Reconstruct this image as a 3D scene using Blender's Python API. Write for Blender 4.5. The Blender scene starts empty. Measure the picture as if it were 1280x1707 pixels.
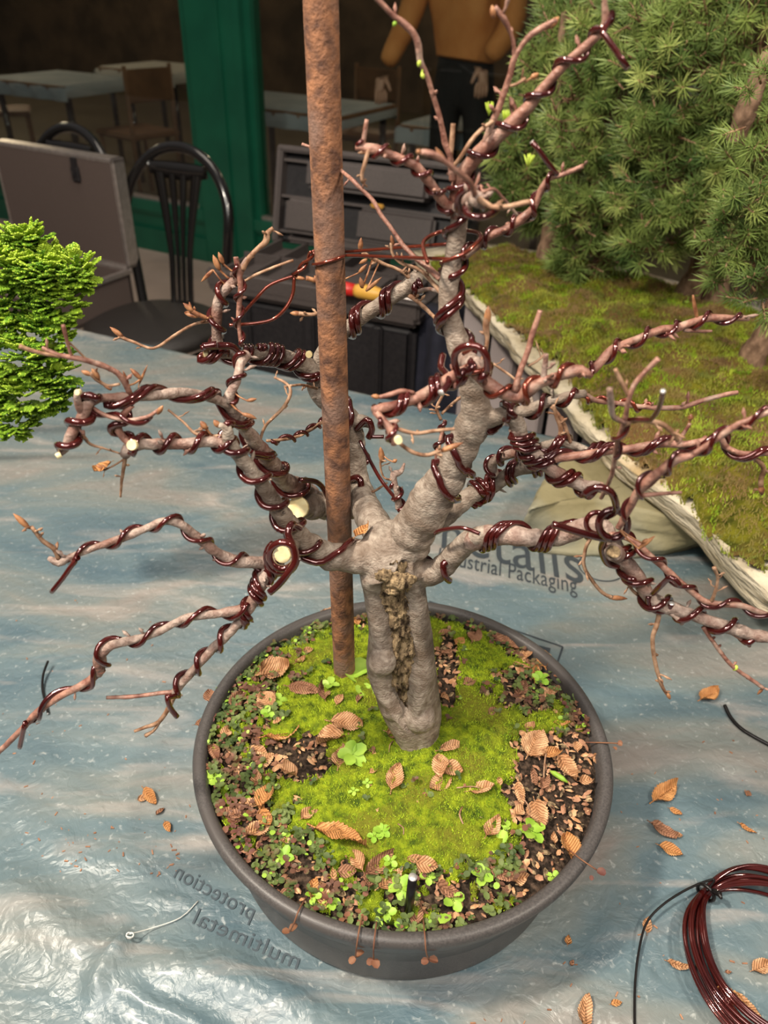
import bpy, bmesh, math, random
from mathutils import Vector, Matrix, noise
# ------------------------------------------------------------------ camera
FPX = 1300.0; PITCH = math.radians(34.5); ROLL = math.radians(1.8); CAMZ = 0.655
Fw = Vector((0, math.cos(PITCH), -math.sin(PITCH)))
R0 = Vector((1, 0, 0)); U0 = Vector((0, math.sin(PITCH), math.cos(PITCH)))
Rt = R0 * math.cos(ROLL) + U0 * math.sin(ROLL); Up = -R0 * math.sin(ROLL) + U0 * math.cos(ROLL)
EYE = Vector((0, 0, CAMZ))
scene = bpy.context.scene
cam_d = bpy.data.cameras.new('camera'); cam = bpy.data.objects.new('camera', cam_d)
scene.collection.objects.link(cam); scene.camera = cam
cam.matrix_world = Matrix.Translation(EYE) @ Matrix((Rt, Up, -Fw)).transposed().to_4x4()
cam_d.sensor_fit = 'VERTICAL'; cam_d.sensor_height = 36.0; cam_d.lens = FPX / 1707 * 36
cam_d.clip_start = 0.02; cam_d.clip_end = 60
cam_d.dof.use_dof = True; cam_d.dof.focus_distance = 0.60; cam_d.dof.aperture_fstop = 8.8
# ------------------------------------------------------------------ light
w = bpy.data.worlds.new('world'); scene.world = w; w.use_nodes = True
wn = w.node_tree.nodes; wl = w.node_tree.links
bg = wn['Background']; bg.inputs[1].default_value = 0.24
tc = wn.new('ShaderNodeTexCoord'); sep = wn.new('ShaderNodeSeparateXYZ'); cr = wn.new('ShaderNodeValToRGB')
wl.new(tc.outputs['Generated'], sep.inputs[0]); wl.new(sep.outputs[2], cr.inputs[0]); wl.new(cr.outputs[0], bg.inputs[0])
cr.color_ramp.elements[0].position = 0.0; cr.color_ramp.elements[0].color = (.10, .085, .07, 1)
cr.color_ramp.elements[1].position = 0.7; cr.color_ramp.elements[1].color = (.62, .60, .60, 1)
def area(name, loc, target, size, power, col, size_y=None):
    d = bpy.data.lights.new(name, 'AREA'); d.energy = power; d.color = col; d.size = size
    if size_y: d.shape = 'RECTANGLE'; d.size_y = size_y
    o = bpy.data.objects.new(name, d); scene.collection.objects.link(o); o.location = loc
    o.rotation_euler = (Vector(target) - Vector(loc)).to_track_quat('-Z', 'Y').to_euler(); return o
area('daylight_above_table', (-.5, -.9, 2.1), (.1, .5, 0), 1.3, 36, (1, .94, .86))
area('hall_lamp', (-.9, .1, 1.75), (.15, .6, .1), .15, 40, (1, .89, .74))
area('hall_lamp', (1.3, -.3, 2.0), (.3, .9, .1), .18, 24, (1, .89, .74))
area('hall_ceiling_glow', (-.6, 2.2, 2.3), (-.3, 3.6, .0), 1.2, 16, (1, .88, .74))
vs = scene.view_settings; vs.view_transform = 'Standard'; vs.look = 'None'; vs.gamma = 1; vs.use_curve_mapping = False
vs.exposure = 0.35
# ------------------------------------------------------------------ geometry of the view
def ray(px, py): return Fw + Rt * ((px - 640) / FPX) - Up * ((py - 853.5) / FPX)
def at(px, py, Y):
    r = ray(px, py); return EYE + r * (Y / r.y)
def onz(px, py, z):
    r = ray(px, py); return EYE + r * ((z - CAMZ) / r.z)
def proj(v):
    v = Vector(v) - EYE; d = v.dot(Fw); return 640 + FPX * v.dot(Rt) / d, 853.5 - FPX * v.dot(Up) / d
def depth(v): return (Vector(v) - EYE).dot(Fw)
def onplane(px, py, P, N):
    r = ray(px, py); return EYE + r * ((Vector(P) - EYE).dot(N) / r.dot(N))
R = random.Random(7)
def rnd(a, b): return R.uniform(a, b)
# ------------------------------------------------------------------ materials
def mat(name, c1, c2=None, scale=20, detail=4, rough=.6, metal=0, bump=0, bscale=None, stretch=(1, 1, 1), coat=0, spec=.5,
        lo=.35, hi=.65, c3=None, s3=4, lo3=.5, hi3=.6, sss=0, bdist=.002, trans=0):
    m = bpy.data.materials.new(name); m.use_nodes = True; n = m.node_tree.nodes; l = m.node_tree.links
    b = n['Principled BSDF']; b.inputs['Roughness'].default_value = rough; b.inputs['Metallic'].default_value = metal
    b.inputs['Coat Weight'].default_value = coat; b.inputs['Specular IOR Level'].default_value = spec
    b.inputs['Base Color'].default_value = (*c1, 1)
    if trans: b.inputs['Transmission Weight'].default_value = trans
    if sss: b.inputs['Subsurface Weight'].default_value = sss; b.inputs['Subsurface Scale'].default_value = .005
    t = n.new('ShaderNodeTexCoord'); mp = n.new('ShaderNodeMapping'); mp.inputs['Scale'].default_value = stretch
    l.new(t.outputs['Object'], mp.inputs[0])
    def noi(s, d=4):
        x = n.new('ShaderNodeTexNoise'); x.inputs['Scale'].default_value = s; x.inputs['Detail'].default_value = d
        l.new(mp.outputs[0], x.inputs['Vector']); return x
    def ramp(src, a, bb, p, q):
        r = n.new('ShaderNodeValToRGB'); e = r.color_ramp.elements
        e[0].position = p; e[1].position = q; e[0].color = (*a, 1); e[1].color = (*bb, 1); l.new(src, r.inputs[0]); return r
    if c2:
        x = noi(scale, detail); r = ramp(x.outputs['Fac'], c1, c2, lo, hi); out = r.outputs[0]
        if c3:
            y = noi(s3, 3); rr = ramp(y.outputs['Fac'], (0, 0, 0), (1, 1, 1), lo3, hi3)
            mx = n.new('ShaderNodeMix'); mx.data_type = 'RGBA'; l.new(rr.outputs[0], mx.inputs[0]); l.new(out, mx.inputs[6])
            mx.inputs[7].default_value = (*c3, 1); out = mx.outputs[2]
        l.new(out, b.inputs['Base Color'])
    if bump:
        x = noi(bscale or scale, 6); bp = n.new('ShaderNodeBump'); bp.inputs['Strength'].default_value = bump
        bp.inputs['Distance'].default_value = bdist; l.new(x.outputs['Fac'], bp.inputs['Height']); l.new(bp.outputs[0], b.inputs['Normal'])
    return m
M = {}
M['bark'] = mat('grey_bark', (.17, .125, .095), (.40, .335, .275), 200, 10, .66, bump=.8, bscale=520, c3=(.155, .11, .08), s3=45, lo3=.46, hi3=.72, spec=.35, stretch=(1, 1, 1.5), bdist=.0014, lo=.3, hi=.68)
M['bark2'] = mat('branch_bark', (.19, .125, .10), (.44, .34, .285), 240, 8, .58, bump=.9, bscale=480, c3=(.19, .095, .07), s3=42, lo3=.48, hi3=.68, spec=.4, bdist=.0014, lo=.3, hi=.68)
M['bark3'] = mat('reddish_bark', (.14, .045, .032), (.38, .20, .145), 150, 8, .46, bump=.8, bscale=420, spec=.45, bdist=.0012, c3=(.40, .28, .22), s3=60, lo3=.54, hi3=.72, lo=.3, hi=.68)
M['twig'] = mat('brown_twig_bark', (.18, .085, .045), (.42, .26, .165), 190, 5, .6, bump=.4, bscale=350, spec=.3, bdist=.001)
M['bud'] = mat('orange_brown_bud', (.14, .045, .02), (.40, .19, .085), 200, 4, .5, spec=.4)
M['scar'] = mat('rough_dead_wood', (.05, .032, .02), (.42, .30, .17), 230, 9, .85, bump=1, bscale=420, lo=.36, hi=.62, stretch=(1, 1, .35), spec=.15, bdist=.004)
M['cut'] = mat('fresh_cut_wood', (.74, .58, .28), (.83, .72, .42), 120, 4, .7, bump=.2, bscale=200)
M['wire'] = mat('dark_copper_wire', (.055, .006, .006), (.10, .012, .009), 40, 2, .13, metal=.5, coat=.9, spec=.8)
M['wire2'] = mat('bright_copper_wire', (.15, .026, .014), (.22, .042, .02), 40, 2, .18, metal=.65, coat=.6)
M['wire_end'] = mat('bare_wire_end', (.75, .72, .70), rough=.35, metal=.6)
M['blackwire'] = mat('black_wire', (.012, .010, .010), rough=.3, metal=.3)
M['rust'] = mat('rusted_steel', (.10, .050, .034), (.34, .155, .078), 120, 9, .8, bump=.9, bscale=420, c3=(.20, .12, .09), s3=34, lo3=.45, hi3=.62, spec=.3, bdist=.0012)
M['pot'] = mat('dark_grey_plastic', (.052, .047, .046), (.085, .076, .073), 700, 3, .42, bump=.25, bscale=1200, c3=(.068, .060, .057), s3=20, spec=.45, bdist=.0005)
M['soil'] = mat('dark_potting_soil', (.018, .012, .008), (.10, .065, .045), 230, 9, .9, bump=1, bscale=240, spec=.2, lo=.4, hi=.7, bdist=.004)
M['moss'] = mat('bright_moss', (.045, .075, .006), (.25, .31, .012), 120, 8, .85, bump=1, bscale=420, c3=(.15, .15, .015), s3=22, lo3=.52, hi3=.66, spec=.15, bdist=.003)
M['moss_b1'] = mat('lime_moss_shoots', (.24, .34, .01), (.42, .52, .03), 40, 3, .75, spec=.2, sss=.0)
M['moss_b2'] = mat('deep_moss_shoots', (.10, .18, .008), (.22, .30, .015), 40, 3, .75, spec=.2)
M['leaf1'] = mat('dry_tan_leaf', (.36, .17, .075), (.68, .40, .22), 110, 5, .65, bump=.3, bscale=200, spec=.25)
M['leaf2'] = mat('dry_orange_leaf', (.42, .18, .06), (.60, .30, .11), 60, 5, .6, bump=.3, bscale=200, spec=.3)
M['leaf3'] = mat('dry_brown_leaf', (.22, .10, .055), (.42, .22, .13), 60, 5, .7, bump=.3, bscale=200, spec=.25)
M['weed'] = mat('dull_green_weed_leaves', (.035, .060, .015), (.13, .17, .045), 45, 3, .6, c3=(.12, .055, .035), s3=30, lo3=.52, hi3=.6, spec=.3)
M['weedr'] = mat('reddish_weed_leaves', (.10, .035, .028), (.22, .10, .05), 45, 3, .6, spec=.3)
M['sprout'] = mat('bright_green_sprout', (.20, .36, .03), (.34, .50, .07), 60, 3, .5, spec=.35)
M['needle'] = mat('spruce_needles', (.050, .10, .024), (.235, .31, .075), 16, 4, .5, spec=.35)
M['needle2'] = mat('young_spruce_needles', (.20, .27, .06), (.38, .44, .13), 12, 4, .55, spec=.35)
M['newbud'] = mat('yellow_green_new_shoot', (.42, .55, .05), (.55, .68, .10), 40, 2, .55)
M['sprbark'] = mat('spruce_bark', (.11, .065, .04), (.30, .19, .125), 70, 8, .85, bump=1, bscale=110, spec=.2, stretch=(1, 1, .6), bdist=.005)
M['hinoki'] = mat('scale_foliage', (.10, .22, .012), (.26, .40, .03), 14, 4, .6, spec=.3)
M['hinoki2'] = mat('bright_scale_foliage', (.26, .40, .02), (.44, .58, .06), 20, 4, .6, spec=.3)
M['slab'] = mat('layered_grey_stone', (.36, .30, .20), (.62, .55, .42), 14, 9, .85, bump=1, bscale=40, stretch=(1, 1, 6), spec=.2, c3=(.40, .27, .12), s3=6, lo3=.58, hi3=.75, bdist=.01)
M['stone'] = mat('olive_grey_stone', (.21, .18, .095), (.36, .32, .19), 9, 8, .8, bump=.6, bscale=45, spec=.25, c3=(.28, .28, .22), s3=5, bdist=.005)
M['moss2'] = mat('olive_moss', (.05, .055, .006), (.15, .14, .012), 60, 8, .9, bump=1, bscale=160, spec=.1, c3=(.14, .08, .03), s3=13, lo3=.48, hi3=.62, bdist=.006)
M['moss2_b'] = mat('olive_moss_shoots', (.08, .10, .008), (.24, .25, .02), 22, 6, .8, c3=(.17, .105, .03), s3=11, lo3=.48, hi3=.62)
M['green'] = mat('green_painted_wood', (.006, .085, .048), (.008, .105, .058), 6, 3, .38, spec=.45)
M['blk'] = mat('gloss_black_metal', (.010, .009, .009), rough=.16, spec=.6, coat=.3)
M['seat'] = mat('black_vinyl', (.020, .017, .016), (.030, .026, .024), 300, 3, .5, bump=.2, bscale=500)
M['alu'] = mat('brushed_aluminium', (.50, .45, .42), (.62, .56, .53), 60, 3, .38, metal=.85)
M['caselin'] = mat('brown_grey_case_lining', (.085, .060, .052), (.105, .076, .066), 400, 3, .85)
M['plast'] = mat('charcoal_plastic', (.062, .050, .048), (.078, .064, .060), 200, 3, .55, bump=.2, bscale=400)
M['plastd'] = mat('black_plastic', (.012, .011, .013), (.02, .018, .02), 100, 3, .5)
M['navy'] = mat('dark_navy_cloth', (.010, .011, .022), (.018, .019, .035), 30, 3, .85)
M['red'] = mat('red_plastic', (.55, .02, .015), rough=.4)
M['yel'] = mat('yellow_plastic', (.70, .38, .06), rough=.45)
M['floor'] = mat('beige_floor', (.42, .32, .26), (.54, .42, .35), 3, 5, .5, spec=.4)
M['grey_board'] = mat('pale_grey_board', (.34, .29, .285), (.42, .36, .355), 5, 3, .6)
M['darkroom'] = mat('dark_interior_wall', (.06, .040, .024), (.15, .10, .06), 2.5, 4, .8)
M['darkfloor'] = mat('olive_reflection_floor', (.085, .070, .036), (.12, .10, .055), 2, 4, .6)  # olive tone stands in for ground reflected in the window glass
M['cloth'] = mat('pale_blue_tablecloth', (.30, .37, .42), (.42, .47, .50), 4, 3, .7)
M['cloth2'] = mat('off_white_cloth', (.55, .55, .52), rough=.8)
M['orange'] = mat('orange_jacket', (.62, .24, .06), (.75, .33, .10), 8, 3, .8)
M['skin'] = mat('skin', (.55, .33, .23), rough=.55)
M['trouser'] = mat('dark_trousers', (.02, .02, .022), rough=.85)
M['hair'] = mat('brown_hair', (.05, .03, .018), rough=.7)
M['wood'] = mat('brown_wood', (.16, .08, .035), (.24, .12, .055), 8, 5, .5)
M['moss2_c'] = mat('brown_dead_moss', (.11, .065, .022), (.22, .14, .05), 30, 3, .85)
M['moss2_d'] = mat('lime_slab_moss', (.20, .28, .012), (.34, .42, .03), 30, 3, .8)
M['ink2'] = mat('faded_print', (.055, .075, .09), rough=.5)
M['ink'] = mat('black_print', (.035, .045, .055), rough=.5)
M['string'] = mat('clear_twine', (.60, .60, .56), rough=.4)
g = bpy.data.materials.new('window_glass'); g.use_nodes = True; n = g.node_tree.nodes; n.clear()
o_ = n.new('ShaderNodeOutputMaterial'); mx = n.new('ShaderNodeMixShader'); fr = n.new('ShaderNodeFresnel'); tr = n.new('ShaderNodeBsdfTransparent'); gl = n.new('ShaderNodeBsdfGlossy')
gl.inputs[1].default_value = .02; tr.inputs[0].default_value = (.80, .82, .80, 1)
L = g.node_tree.links.new; n.remove(fr); mx.inputs[0].default_value = .07; L(tr.outputs[0], mx.inputs[1]); L(gl.outputs[0], mx.inputs[2]); L(mx.outputs[0], o_.inputs[0]); M['glass'] = g
def veins(m):                                                        # paired side veins of a hornbeam leaf
    n = m.node_tree.nodes; l = m.node_tree.links; b = n['Principled BSDF']; t = n.new('ShaderNodeTexCoord'); s = n.new('ShaderNodeSeparateXYZ'); l.new(t.outputs['Object'], s.inputs[0])
    def ma(op, a, b_=None):
        x = n.new('ShaderNodeMath'); x.operation = op
        for i, v in enumerate((a, b_)):
            if v is None: continue
            if isinstance(v, (int, float)): x.inputs[i].default_value = v
            else: l.new(v, x.inputs[i])
        return x.outputs[0]
    ph = ma('SUBTRACT', s.outputs[0], ma('MULTIPLY', ma('ABSOLUTE', s.outputs[1]), .9)); sn = ma('SINE', ma('MULTIPLY', ph, 2 * math.pi / .0024)); p_ = ma('POWER', ma('ADD', ma('MULTIPLY', sn, .5), .5), 3.0)
    src = b.inputs['Base Color'].links[0].from_socket; mx = n.new('ShaderNodeMix'); mx.data_type = 'RGBA'; mx.blend_type = 'MULTIPLY'; l.new(ma('MULTIPLY', p_, .55), mx.inputs[0]); l.new(src, mx.inputs[6]); mx.inputs[7].default_value = (.42, .34, .30, 1); l.new(mx.outputs[2], b.inputs['Base Color'])
    bp = n.new('ShaderNodeBump'); bp.inputs['Strength'].default_value = .8; bp.inputs['Distance'].default_value = .0008; bp.invert = True; l.new(p_, bp.inputs['Height']); l.new(bp.outputs[0], b.inputs['Normal'])
for k_ in ('leaf1', 'leaf2', 'leaf3'): M[k_ + 'v'] = M[k_].copy(); M[k_ + 'v'].name = M[k_].name + '_veined'; veins(M[k_ + 'v'])
# plastic sheet: translucent blue film with reflected glare painted in as milky and brownish streaks running along the table
def sheet_mat():
    m = bpy.data.materials.new('blue_plastic_film'); m.use_nodes = True; n = m.node_tree.nodes; l = m.node_tree.links; b = n['Principled BSDF']
    t = n.new('ShaderNodeTexCoord')
    def noi(scale, st, det=5, dist=0, rot=0):
        mp = n.new('ShaderNodeMapping'); mp.inputs['Scale'].default_value = st; mp.inputs['Rotation'].default_value = (0, 0, rot); l.new(t.outputs['Object'], mp.inputs[0])
        x = n.new('ShaderNodeTexNoise'); x.inputs['Scale'].default_value = scale; x.inputs['Detail'].default_value = det
        x.inputs['Distortion'].default_value = dist; l.new(mp.outputs[0], x.inputs['Vector']); return x.outputs['Fac']
    def ramp(s, stops):
        r = n.new('ShaderNodeValToRGB'); e = r.color_ramp.elements
        while len(e) < len(stops): e.new(.5)
        for k, (p, c) in enumerate(stops): e[k].position = p; e[k].color = (*c, 1)
        l.new(s, r.inputs[0]); return r.outputs[0]
    base = ramp(noi(3.8, (.85, 2.0, 1), 6, .8, .41), [(.32, (.075, .125, .155)), (.45, (.120, .170, .188)), (.56, (.180, .203, .195)), (.66, (.24, .215, .195))])
    glare_streak = ramp(noi(9, (.6, 2.6, 1), 10, .9, .41), [(.54, (0, 0, 0)), (.72, (.55, .55, .55))])
    mx = n.new('ShaderNodeMix'); mx.data_type = 'RGBA'; l.new(glare_streak, mx.inputs[0]); l.new(base, mx.inputs[6]); mx.inputs[7].default_value = (.42, .365, .33, 1)
    fl = ramp(noi(170, (1, 1, 1), 4, .5), [(.62, (0, 0, 0)), (.74, (.5, .5, .5))])
    m2 = n.new('ShaderNodeMix'); m2.data_type = 'RGBA'; l.new(fl, m2.inputs[0]); l.new(mx.outputs[2], m2.inputs[6]); m2.inputs[7].default_value = (.52, .54, .52, 1)
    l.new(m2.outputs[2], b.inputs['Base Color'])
    b.inputs['Roughness'].default_value = .37; b.inputs['Specular IOR Level'].default_value = .6; b.inputs['Coat Weight'].default_value = .22; b.inputs['Coat Roughness'].default_value = .10
    bp = n.new('ShaderNodeBump'); bp.inputs['Strength'].default_value = .5; bp.inputs['Distance'].default_value = .004
    ad = n.new('ShaderNodeMath'); ad.operation = 'MULTIPLY_ADD'; vo = n.new('ShaderNodeTexVoronoi'); vo.feature = 'DISTANCE_TO_EDGE'; vo.inputs['Scale'].default_value = 75
    w3 = n.new('ShaderNodeVectorMath'); w3.operation = 'MULTIPLY_ADD'; nc = n.new('ShaderNodeTexNoise'); nc.inputs['Scale'].default_value = 60; l.new(t.outputs['Object'], nc.inputs['Vector'])
    l.new(nc.outputs['Color'], w3.inputs[0]); w3.inputs[1].default_value = (.02, .02, .02); l.new(t.outputs['Object'], w3.inputs[2]); l.new(w3.outputs[0], vo.inputs['Vector'])
    l.new(vo.outputs[0], ad.inputs[0]); ad.inputs[1].default_value = .55; l.new(noi(38, (1, 1.3, 1), 8, 1.5), ad.inputs[2]); l.new(ad.outputs[0], bp.inputs['Height']); l.new(bp.outputs[0], b.inputs['Normal']); return m
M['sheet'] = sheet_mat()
# ------------------------------------------------------------------ object helpers
C = scene.collection
def link(name, me, m, parent=None, smooth=True):
    o = bpy.data.objects.new(name, me); C.objects.link(o)
    if m is not None:
        for x in (m if isinstance(m, (list, tuple)) else [m]): me.materials.append(x)
    if parent is not None: o.parent = parent; o.matrix_parent_inverse = Matrix.Translation(parent.location).inverted()
    if smooth and isinstance(me, bpy.types.Mesh): me.polygons.foreach_set('use_smooth', [True] * len(me.polygons))
    return o
def tag(o, label, cat, group=None, kind=None):
    if label: o['label'] = label
    if cat: o['category'] = cat
    if group: o['group'] = group
    if kind: o['kind'] = kind
    return o
def struct(o): o['kind'] = 'structure'; return o
def empty(name, loc, label, cat, group=None):
    o = bpy.data.objects.new(name, None); o.empty_display_size = .02; C.objects.link(o); o.location = loc; return tag(o, label, cat, group)
class MB:
    def __init__(s): s.v = []; s.f = []; s.m = []
    def add(s, vs, fs, mi=0):
        k = len(s.v); s.v += [tuple(v) for v in vs]; s.f += [tuple(i + k for i in f) for f in fs]; s.m += [mi] * len(fs); return s
    def box(s, c, sx, sy, sz, ax=None, mi=0, bev=0):
        X, Y, Z = ax or (Vector((1, 0, 0)), Vector((0, 1, 0)), Vector((0, 0, 1))); c = Vector(c)
        if not bev:
            vs = [c + X * (a * sx / 2) + Y * (b * sy / 2) + Z * (d * sz / 2) for d in (-1, 1) for b in (-1, 1) for a in (-1, 1)]
            return s.add(vs, [(0, 2, 3, 1), (4, 5, 7, 6), (0, 1, 5, 4), (2, 6, 7, 3), (0, 4, 6, 2), (1, 3, 7, 5)], mi)
        bm = bmesh.new(); bmesh.ops.create_cube(bm, size=1)
        for v in bm.verts: v.co = Vector((v.co.x * sx, v.co.y * sy, v.co.z * sz))
        bmesh.ops.bevel(bm, geom=bm.edges[:], offset=bev, segments=3, affect='EDGES')
        bm.verts.index_update()
        s.add([c + X * v.co.x + Y * v.co.y + Z * v.co.z for v in bm.verts], [[v.index for v in f.verts] for f in bm.faces], mi); bm.free(); return s
    def tube(s, pts, rad, n=10, mi=0, caps=True, mi_cap=None, flat=1.0):
        pts = [Vector(p) for p in pts]; N = len(pts)
        if not hasattr(rad, '__len__'): rad = [rad] * N
        T = [(pts[min(i + 1, N - 1)] - pts[max(i - 1, 0)]).normalized() for i in range(N)]
        a = T[0].orthogonal().normalized(); rings = []
        for i in range(N):
            a = (a - T[i] * a.dot(T[i])); a = a.normalized() if a.length > 1e-6 else T[i].orthogonal().normalized()
            b = T[i].cross(a)
            rings += [pts[i] + (a * math.cos(2 * math.pi * k / n) + b * math.sin(2 * math.pi * k / n) * flat) * rad[i] for k in range(n)]
        fs = [(i * n + k, i * n + (k + 1) % n, (i + 1) * n + (k + 1) % n, (i + 1) * n + k) for i in range(N - 1) for k in range(n)]
        k0 = len(s.v); s.add(rings, fs, mi)
        if caps:
            mc = mi if mi_cap is None else mi_cap
            s.f.append(tuple(k0 + k for k in reversed(range(n)))); s.m.append(mi); s.f.append(tuple(k0 + (N - 1) * n + k for k in range(n))); s.m.append(mc)
        return s
    def lathe(s, prof, c, n=64, mi=0):
        c = Vector(c); vs = [c + Vector((r * math.cos(2 * math.pi * k / n), r * math.sin(2 * math.pi * k / n), z)) for r, z in prof for k in range(n)]
        fs = [(i * n + k, i * n + (k + 1) % n, (i + 1) * n + (k + 1) % n, (i + 1) * n + k) for i in range(len(prof) - 1) for k in range(n)]
        return s.add(vs, fs, mi)
    def build(s, name, m, parent=None, smooth=True):
        me = bpy.data.meshes.new(name); me.from_pydata(s.v, [], s.f); 
        o = link(name, me, m, parent, smooth); me.polygons.foreach_set('material_index', s.m); me.update(); return o
def smooth_path(P, step):
    """Catmull-Rom through control points (Vector, radius); returns resampled points and radii."""
    out = []; n = len(P)
    for i in range(n - 1):
        p0, p1, p2, p3 = P[max(i - 1, 0)], P[i], P[i + 1], P[min(i + 2, n - 1)]
        m = max(1, int((p2[0] - p1[0]).length / step))
        for k in range(m):
            t = k / m; q = []
            for j in (0, 1):
                a, b, c, d = p0[j], p1[j], p2[j], p3[j]
                q.append((b * 2 + (c - a) * t + (a * 2 - b * 5 + c * 4 - d) * t * t + (b * 3 - a - c * 3 + d) * t ** 3) * .5)
            out.append(q)
    out.append(list(P[-1])); lo = min(p[1] for p in P)
    return [o[0] for o in out], [max(o[1], lo * .8) for o in out]
# ================================================================== the shop front, and a room added behind the glass for its reflections
WD = Vector((.889, -.458, 0)).normalized(); WN = Vector((WD.y, -WD.x, 0)) * -1   # along the shop front / away from the camera
if WN.y < 0: WN = -WN
W0 = onz(200, 400, -.75); Zv = Vector((0, 0, 1)); FZ = -.75
WAX = (WD, WN, Zv)
def wpt(s, z, off=0): return W0 + WD * s + WN * off + Vector((0, 0, z - W0.z))
def wsz(px, py):
    p = onplane(px, py, W0, WN); return (p - W0).dot(WD), p.z
def wbox(mb, s0, s1, z0, z1, d0, d1, mi=0, bev=0):
    mb.box(wpt((s0 + s1) / 2, (z0 + z1) / 2, (d0 + d1) / 2), abs(s1 - s0), abs(d1 - d0), abs(z1 - z0), WAX, mi, bev)
fl = MB(); fl.box(wpt(0, FZ - .02, -2.5), 16, 5.2, .04, WAX); struct(fl.build('floor', M['floor'], smooth=False))
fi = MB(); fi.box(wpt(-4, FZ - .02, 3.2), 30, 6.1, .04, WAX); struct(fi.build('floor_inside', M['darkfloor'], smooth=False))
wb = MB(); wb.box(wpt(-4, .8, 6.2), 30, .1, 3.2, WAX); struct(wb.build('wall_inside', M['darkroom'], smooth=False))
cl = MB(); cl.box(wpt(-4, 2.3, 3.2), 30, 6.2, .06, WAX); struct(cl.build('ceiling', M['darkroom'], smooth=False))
sP0 = wsz(322, 60)[0]; sP1 = wsz(411, 60)[0]; zS = wsz(250, 330)[1]; zB = wsz(300, 352)[1]
pi = MB(); wbox(pi, sP0, sP1, FZ, 2.3, -.06, .06, bev=.006); wbox(pi, sP0 + (sP1 - sP0) * .62, sP0 + (sP1 - sP0) * .66, FZ, 2.3, -.075, -.05); wbox(pi, sP1 - .03, sP1 + .012, FZ, 2.3, -.07, .0)
struct(pi.build('wall_pillar', M['green'], smooth=False))
def front(a, b, k):
    m = MB(); wbox(m, a, b, FZ + .02, zS - .05, -.03, .05); struct(m.build('wall_front_panel' + ('' if k == 1 else '_right'), M['green'], smooth=False))
    m = MB(); wbox(m, a, b, FZ, FZ + .13, -.06, .05); struct(m.build('baseboard_' + ('left' if k == 1 else 'right'), M['green'], smooth=False))
    wd = bpy.data.objects.new('window_%d' % k, None); C.objects.link(wd); wd.location = wpt((a + b) / 2, zS, 0); struct(wd)
    m = MB(); wbox(m, a, b, zS - .06, zS, -.06, .05, bev=.004); wbox(m, a, b, zB - .03, zB - .015, -.05, .0); wbox(m, a, a + .05, zS, 2.3, -.03, .05); wbox(m, b - .05, b, zS, 2.3, -.03, .05)
    m.build('window_frame', M['green'], wd, smooth=False)
    m = MB(); wbox(m, a + .05, b - .05, zS, zS + .018, -.035, .0); m.build('window_sill', M['alu'], wd, smooth=False)
    m = MB(); wbox(m, a + .05, b - .05, zS, 2.3, .0, .008); m.build('pane', M['glass'], wd, smooth=False)
front(sP0 - 3.6, sP0, 1); front(sP1, sP1 + 4.6, 2)
for s_, o_, e_ in ((-2.6, 1.2, 32), (-.2, 4.2, 34), (2.6, 2.2, 26), (-5.5, 3.5, 40)):  # unseen point lights added to brighten the room behind the glass
    ld = bpy.data.lights.new('added_room_light', 'POINT'); ld.energy = e_; ld.color = (1, .78, .52); ld.shadow_soft_size = .12; lo_ = bpy.data.objects.new('added_room_light', ld); C.objects.link(lo_); lo_.location = wpt(s_, 1.75, o_)
# tables built behind the glass to stand in for its reflections
def reflected_table(px, py, off, wdt, label, cloth, lab2):
    p = onplane(px, py, wpt(0, 0, off), WN); q = Vector((p.x, p.y, FZ))
    t = empty('reflected_table', q, label, 'table', 'tables behind the shop window standing in for reflections'); h = .73
    m = MB(); m.box(q + Vector((0, 0, h - .02)), wdt, .75, .035, WAX, bev=.008); m.build('tabletop', M['wood'], t, False)
    for a in (-1, 1):
        for b in (-1, 1):
            m = MB(); c = q + WD * a * (wdt / 2 - .06) + WN * b * .3; m.tube([c, c + Vector((0, 0, h - .04))], .022, 10); m.build('leg', M['blk'], t)
    m = MB(); NX, NY = 24, 12
    vs = []; 
    for j in range(NY + 1):
        for i in range(NX + 1):
            a = (i / NX - .5) * (wdt + .16); b = (j / NY - .5) * .95; ov = max(0, abs(b) - .375, abs(a) - wdt / 2)
            bb = max(-.385, min(.385, b)); aa = max(-wdt / 2 - .01, min(wdt / 2 + .01, a))
            vs.append(q + WD * (aa + .01 * math.sin(a * 20) * (ov > 0)) + WN * (bb + .012 * math.sin(a * 31) * (ov > 0)) + Vector((0, 0, h + .004 - ov * .95)))
    m.add(vs, [(j * (NX + 1) + i, j * (NX + 1) + i + 1, (j + 1) * (NX + 1) + i + 1, (j + 1) * (NX + 1) + i) for j in range(NY) for i in range(NX)])
    tag(m.build('tablecloth', M[cloth]), lab2, 'tablecloth', 'cloths on the tables standing in for reflections')
    return q
q1 = reflected_table(110, 150, 1.0, .8, 'stand-in for a reflected table deep behind the left pane, nearer the window corner', 'cloth', 'blue-grey cloth on the reflected table seen above the open case')
q2 = reflected_table(280, 152, 2.1, .8, 'stand-in for a reflected table just left of the green pillar', 'cloth2', 'pale rumpled cloth on the reflected table seen just left of the green pillar')
q3 = reflected_table(500, 190, 1.0, 1.0, 'stand-in for a reflected table behind the right pane, seen either side of the rusty pipe', 'cloth', 'light blue cloth of a reflected table, seen either side of the rusty pipe')
q4 = reflected_table(830, 207, 1.0, .9, 'stand-in for a reflected table behind the glass below the person in orange', 'cloth', 'blue cloth of a reflected table below the person in the orange jacket')
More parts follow.
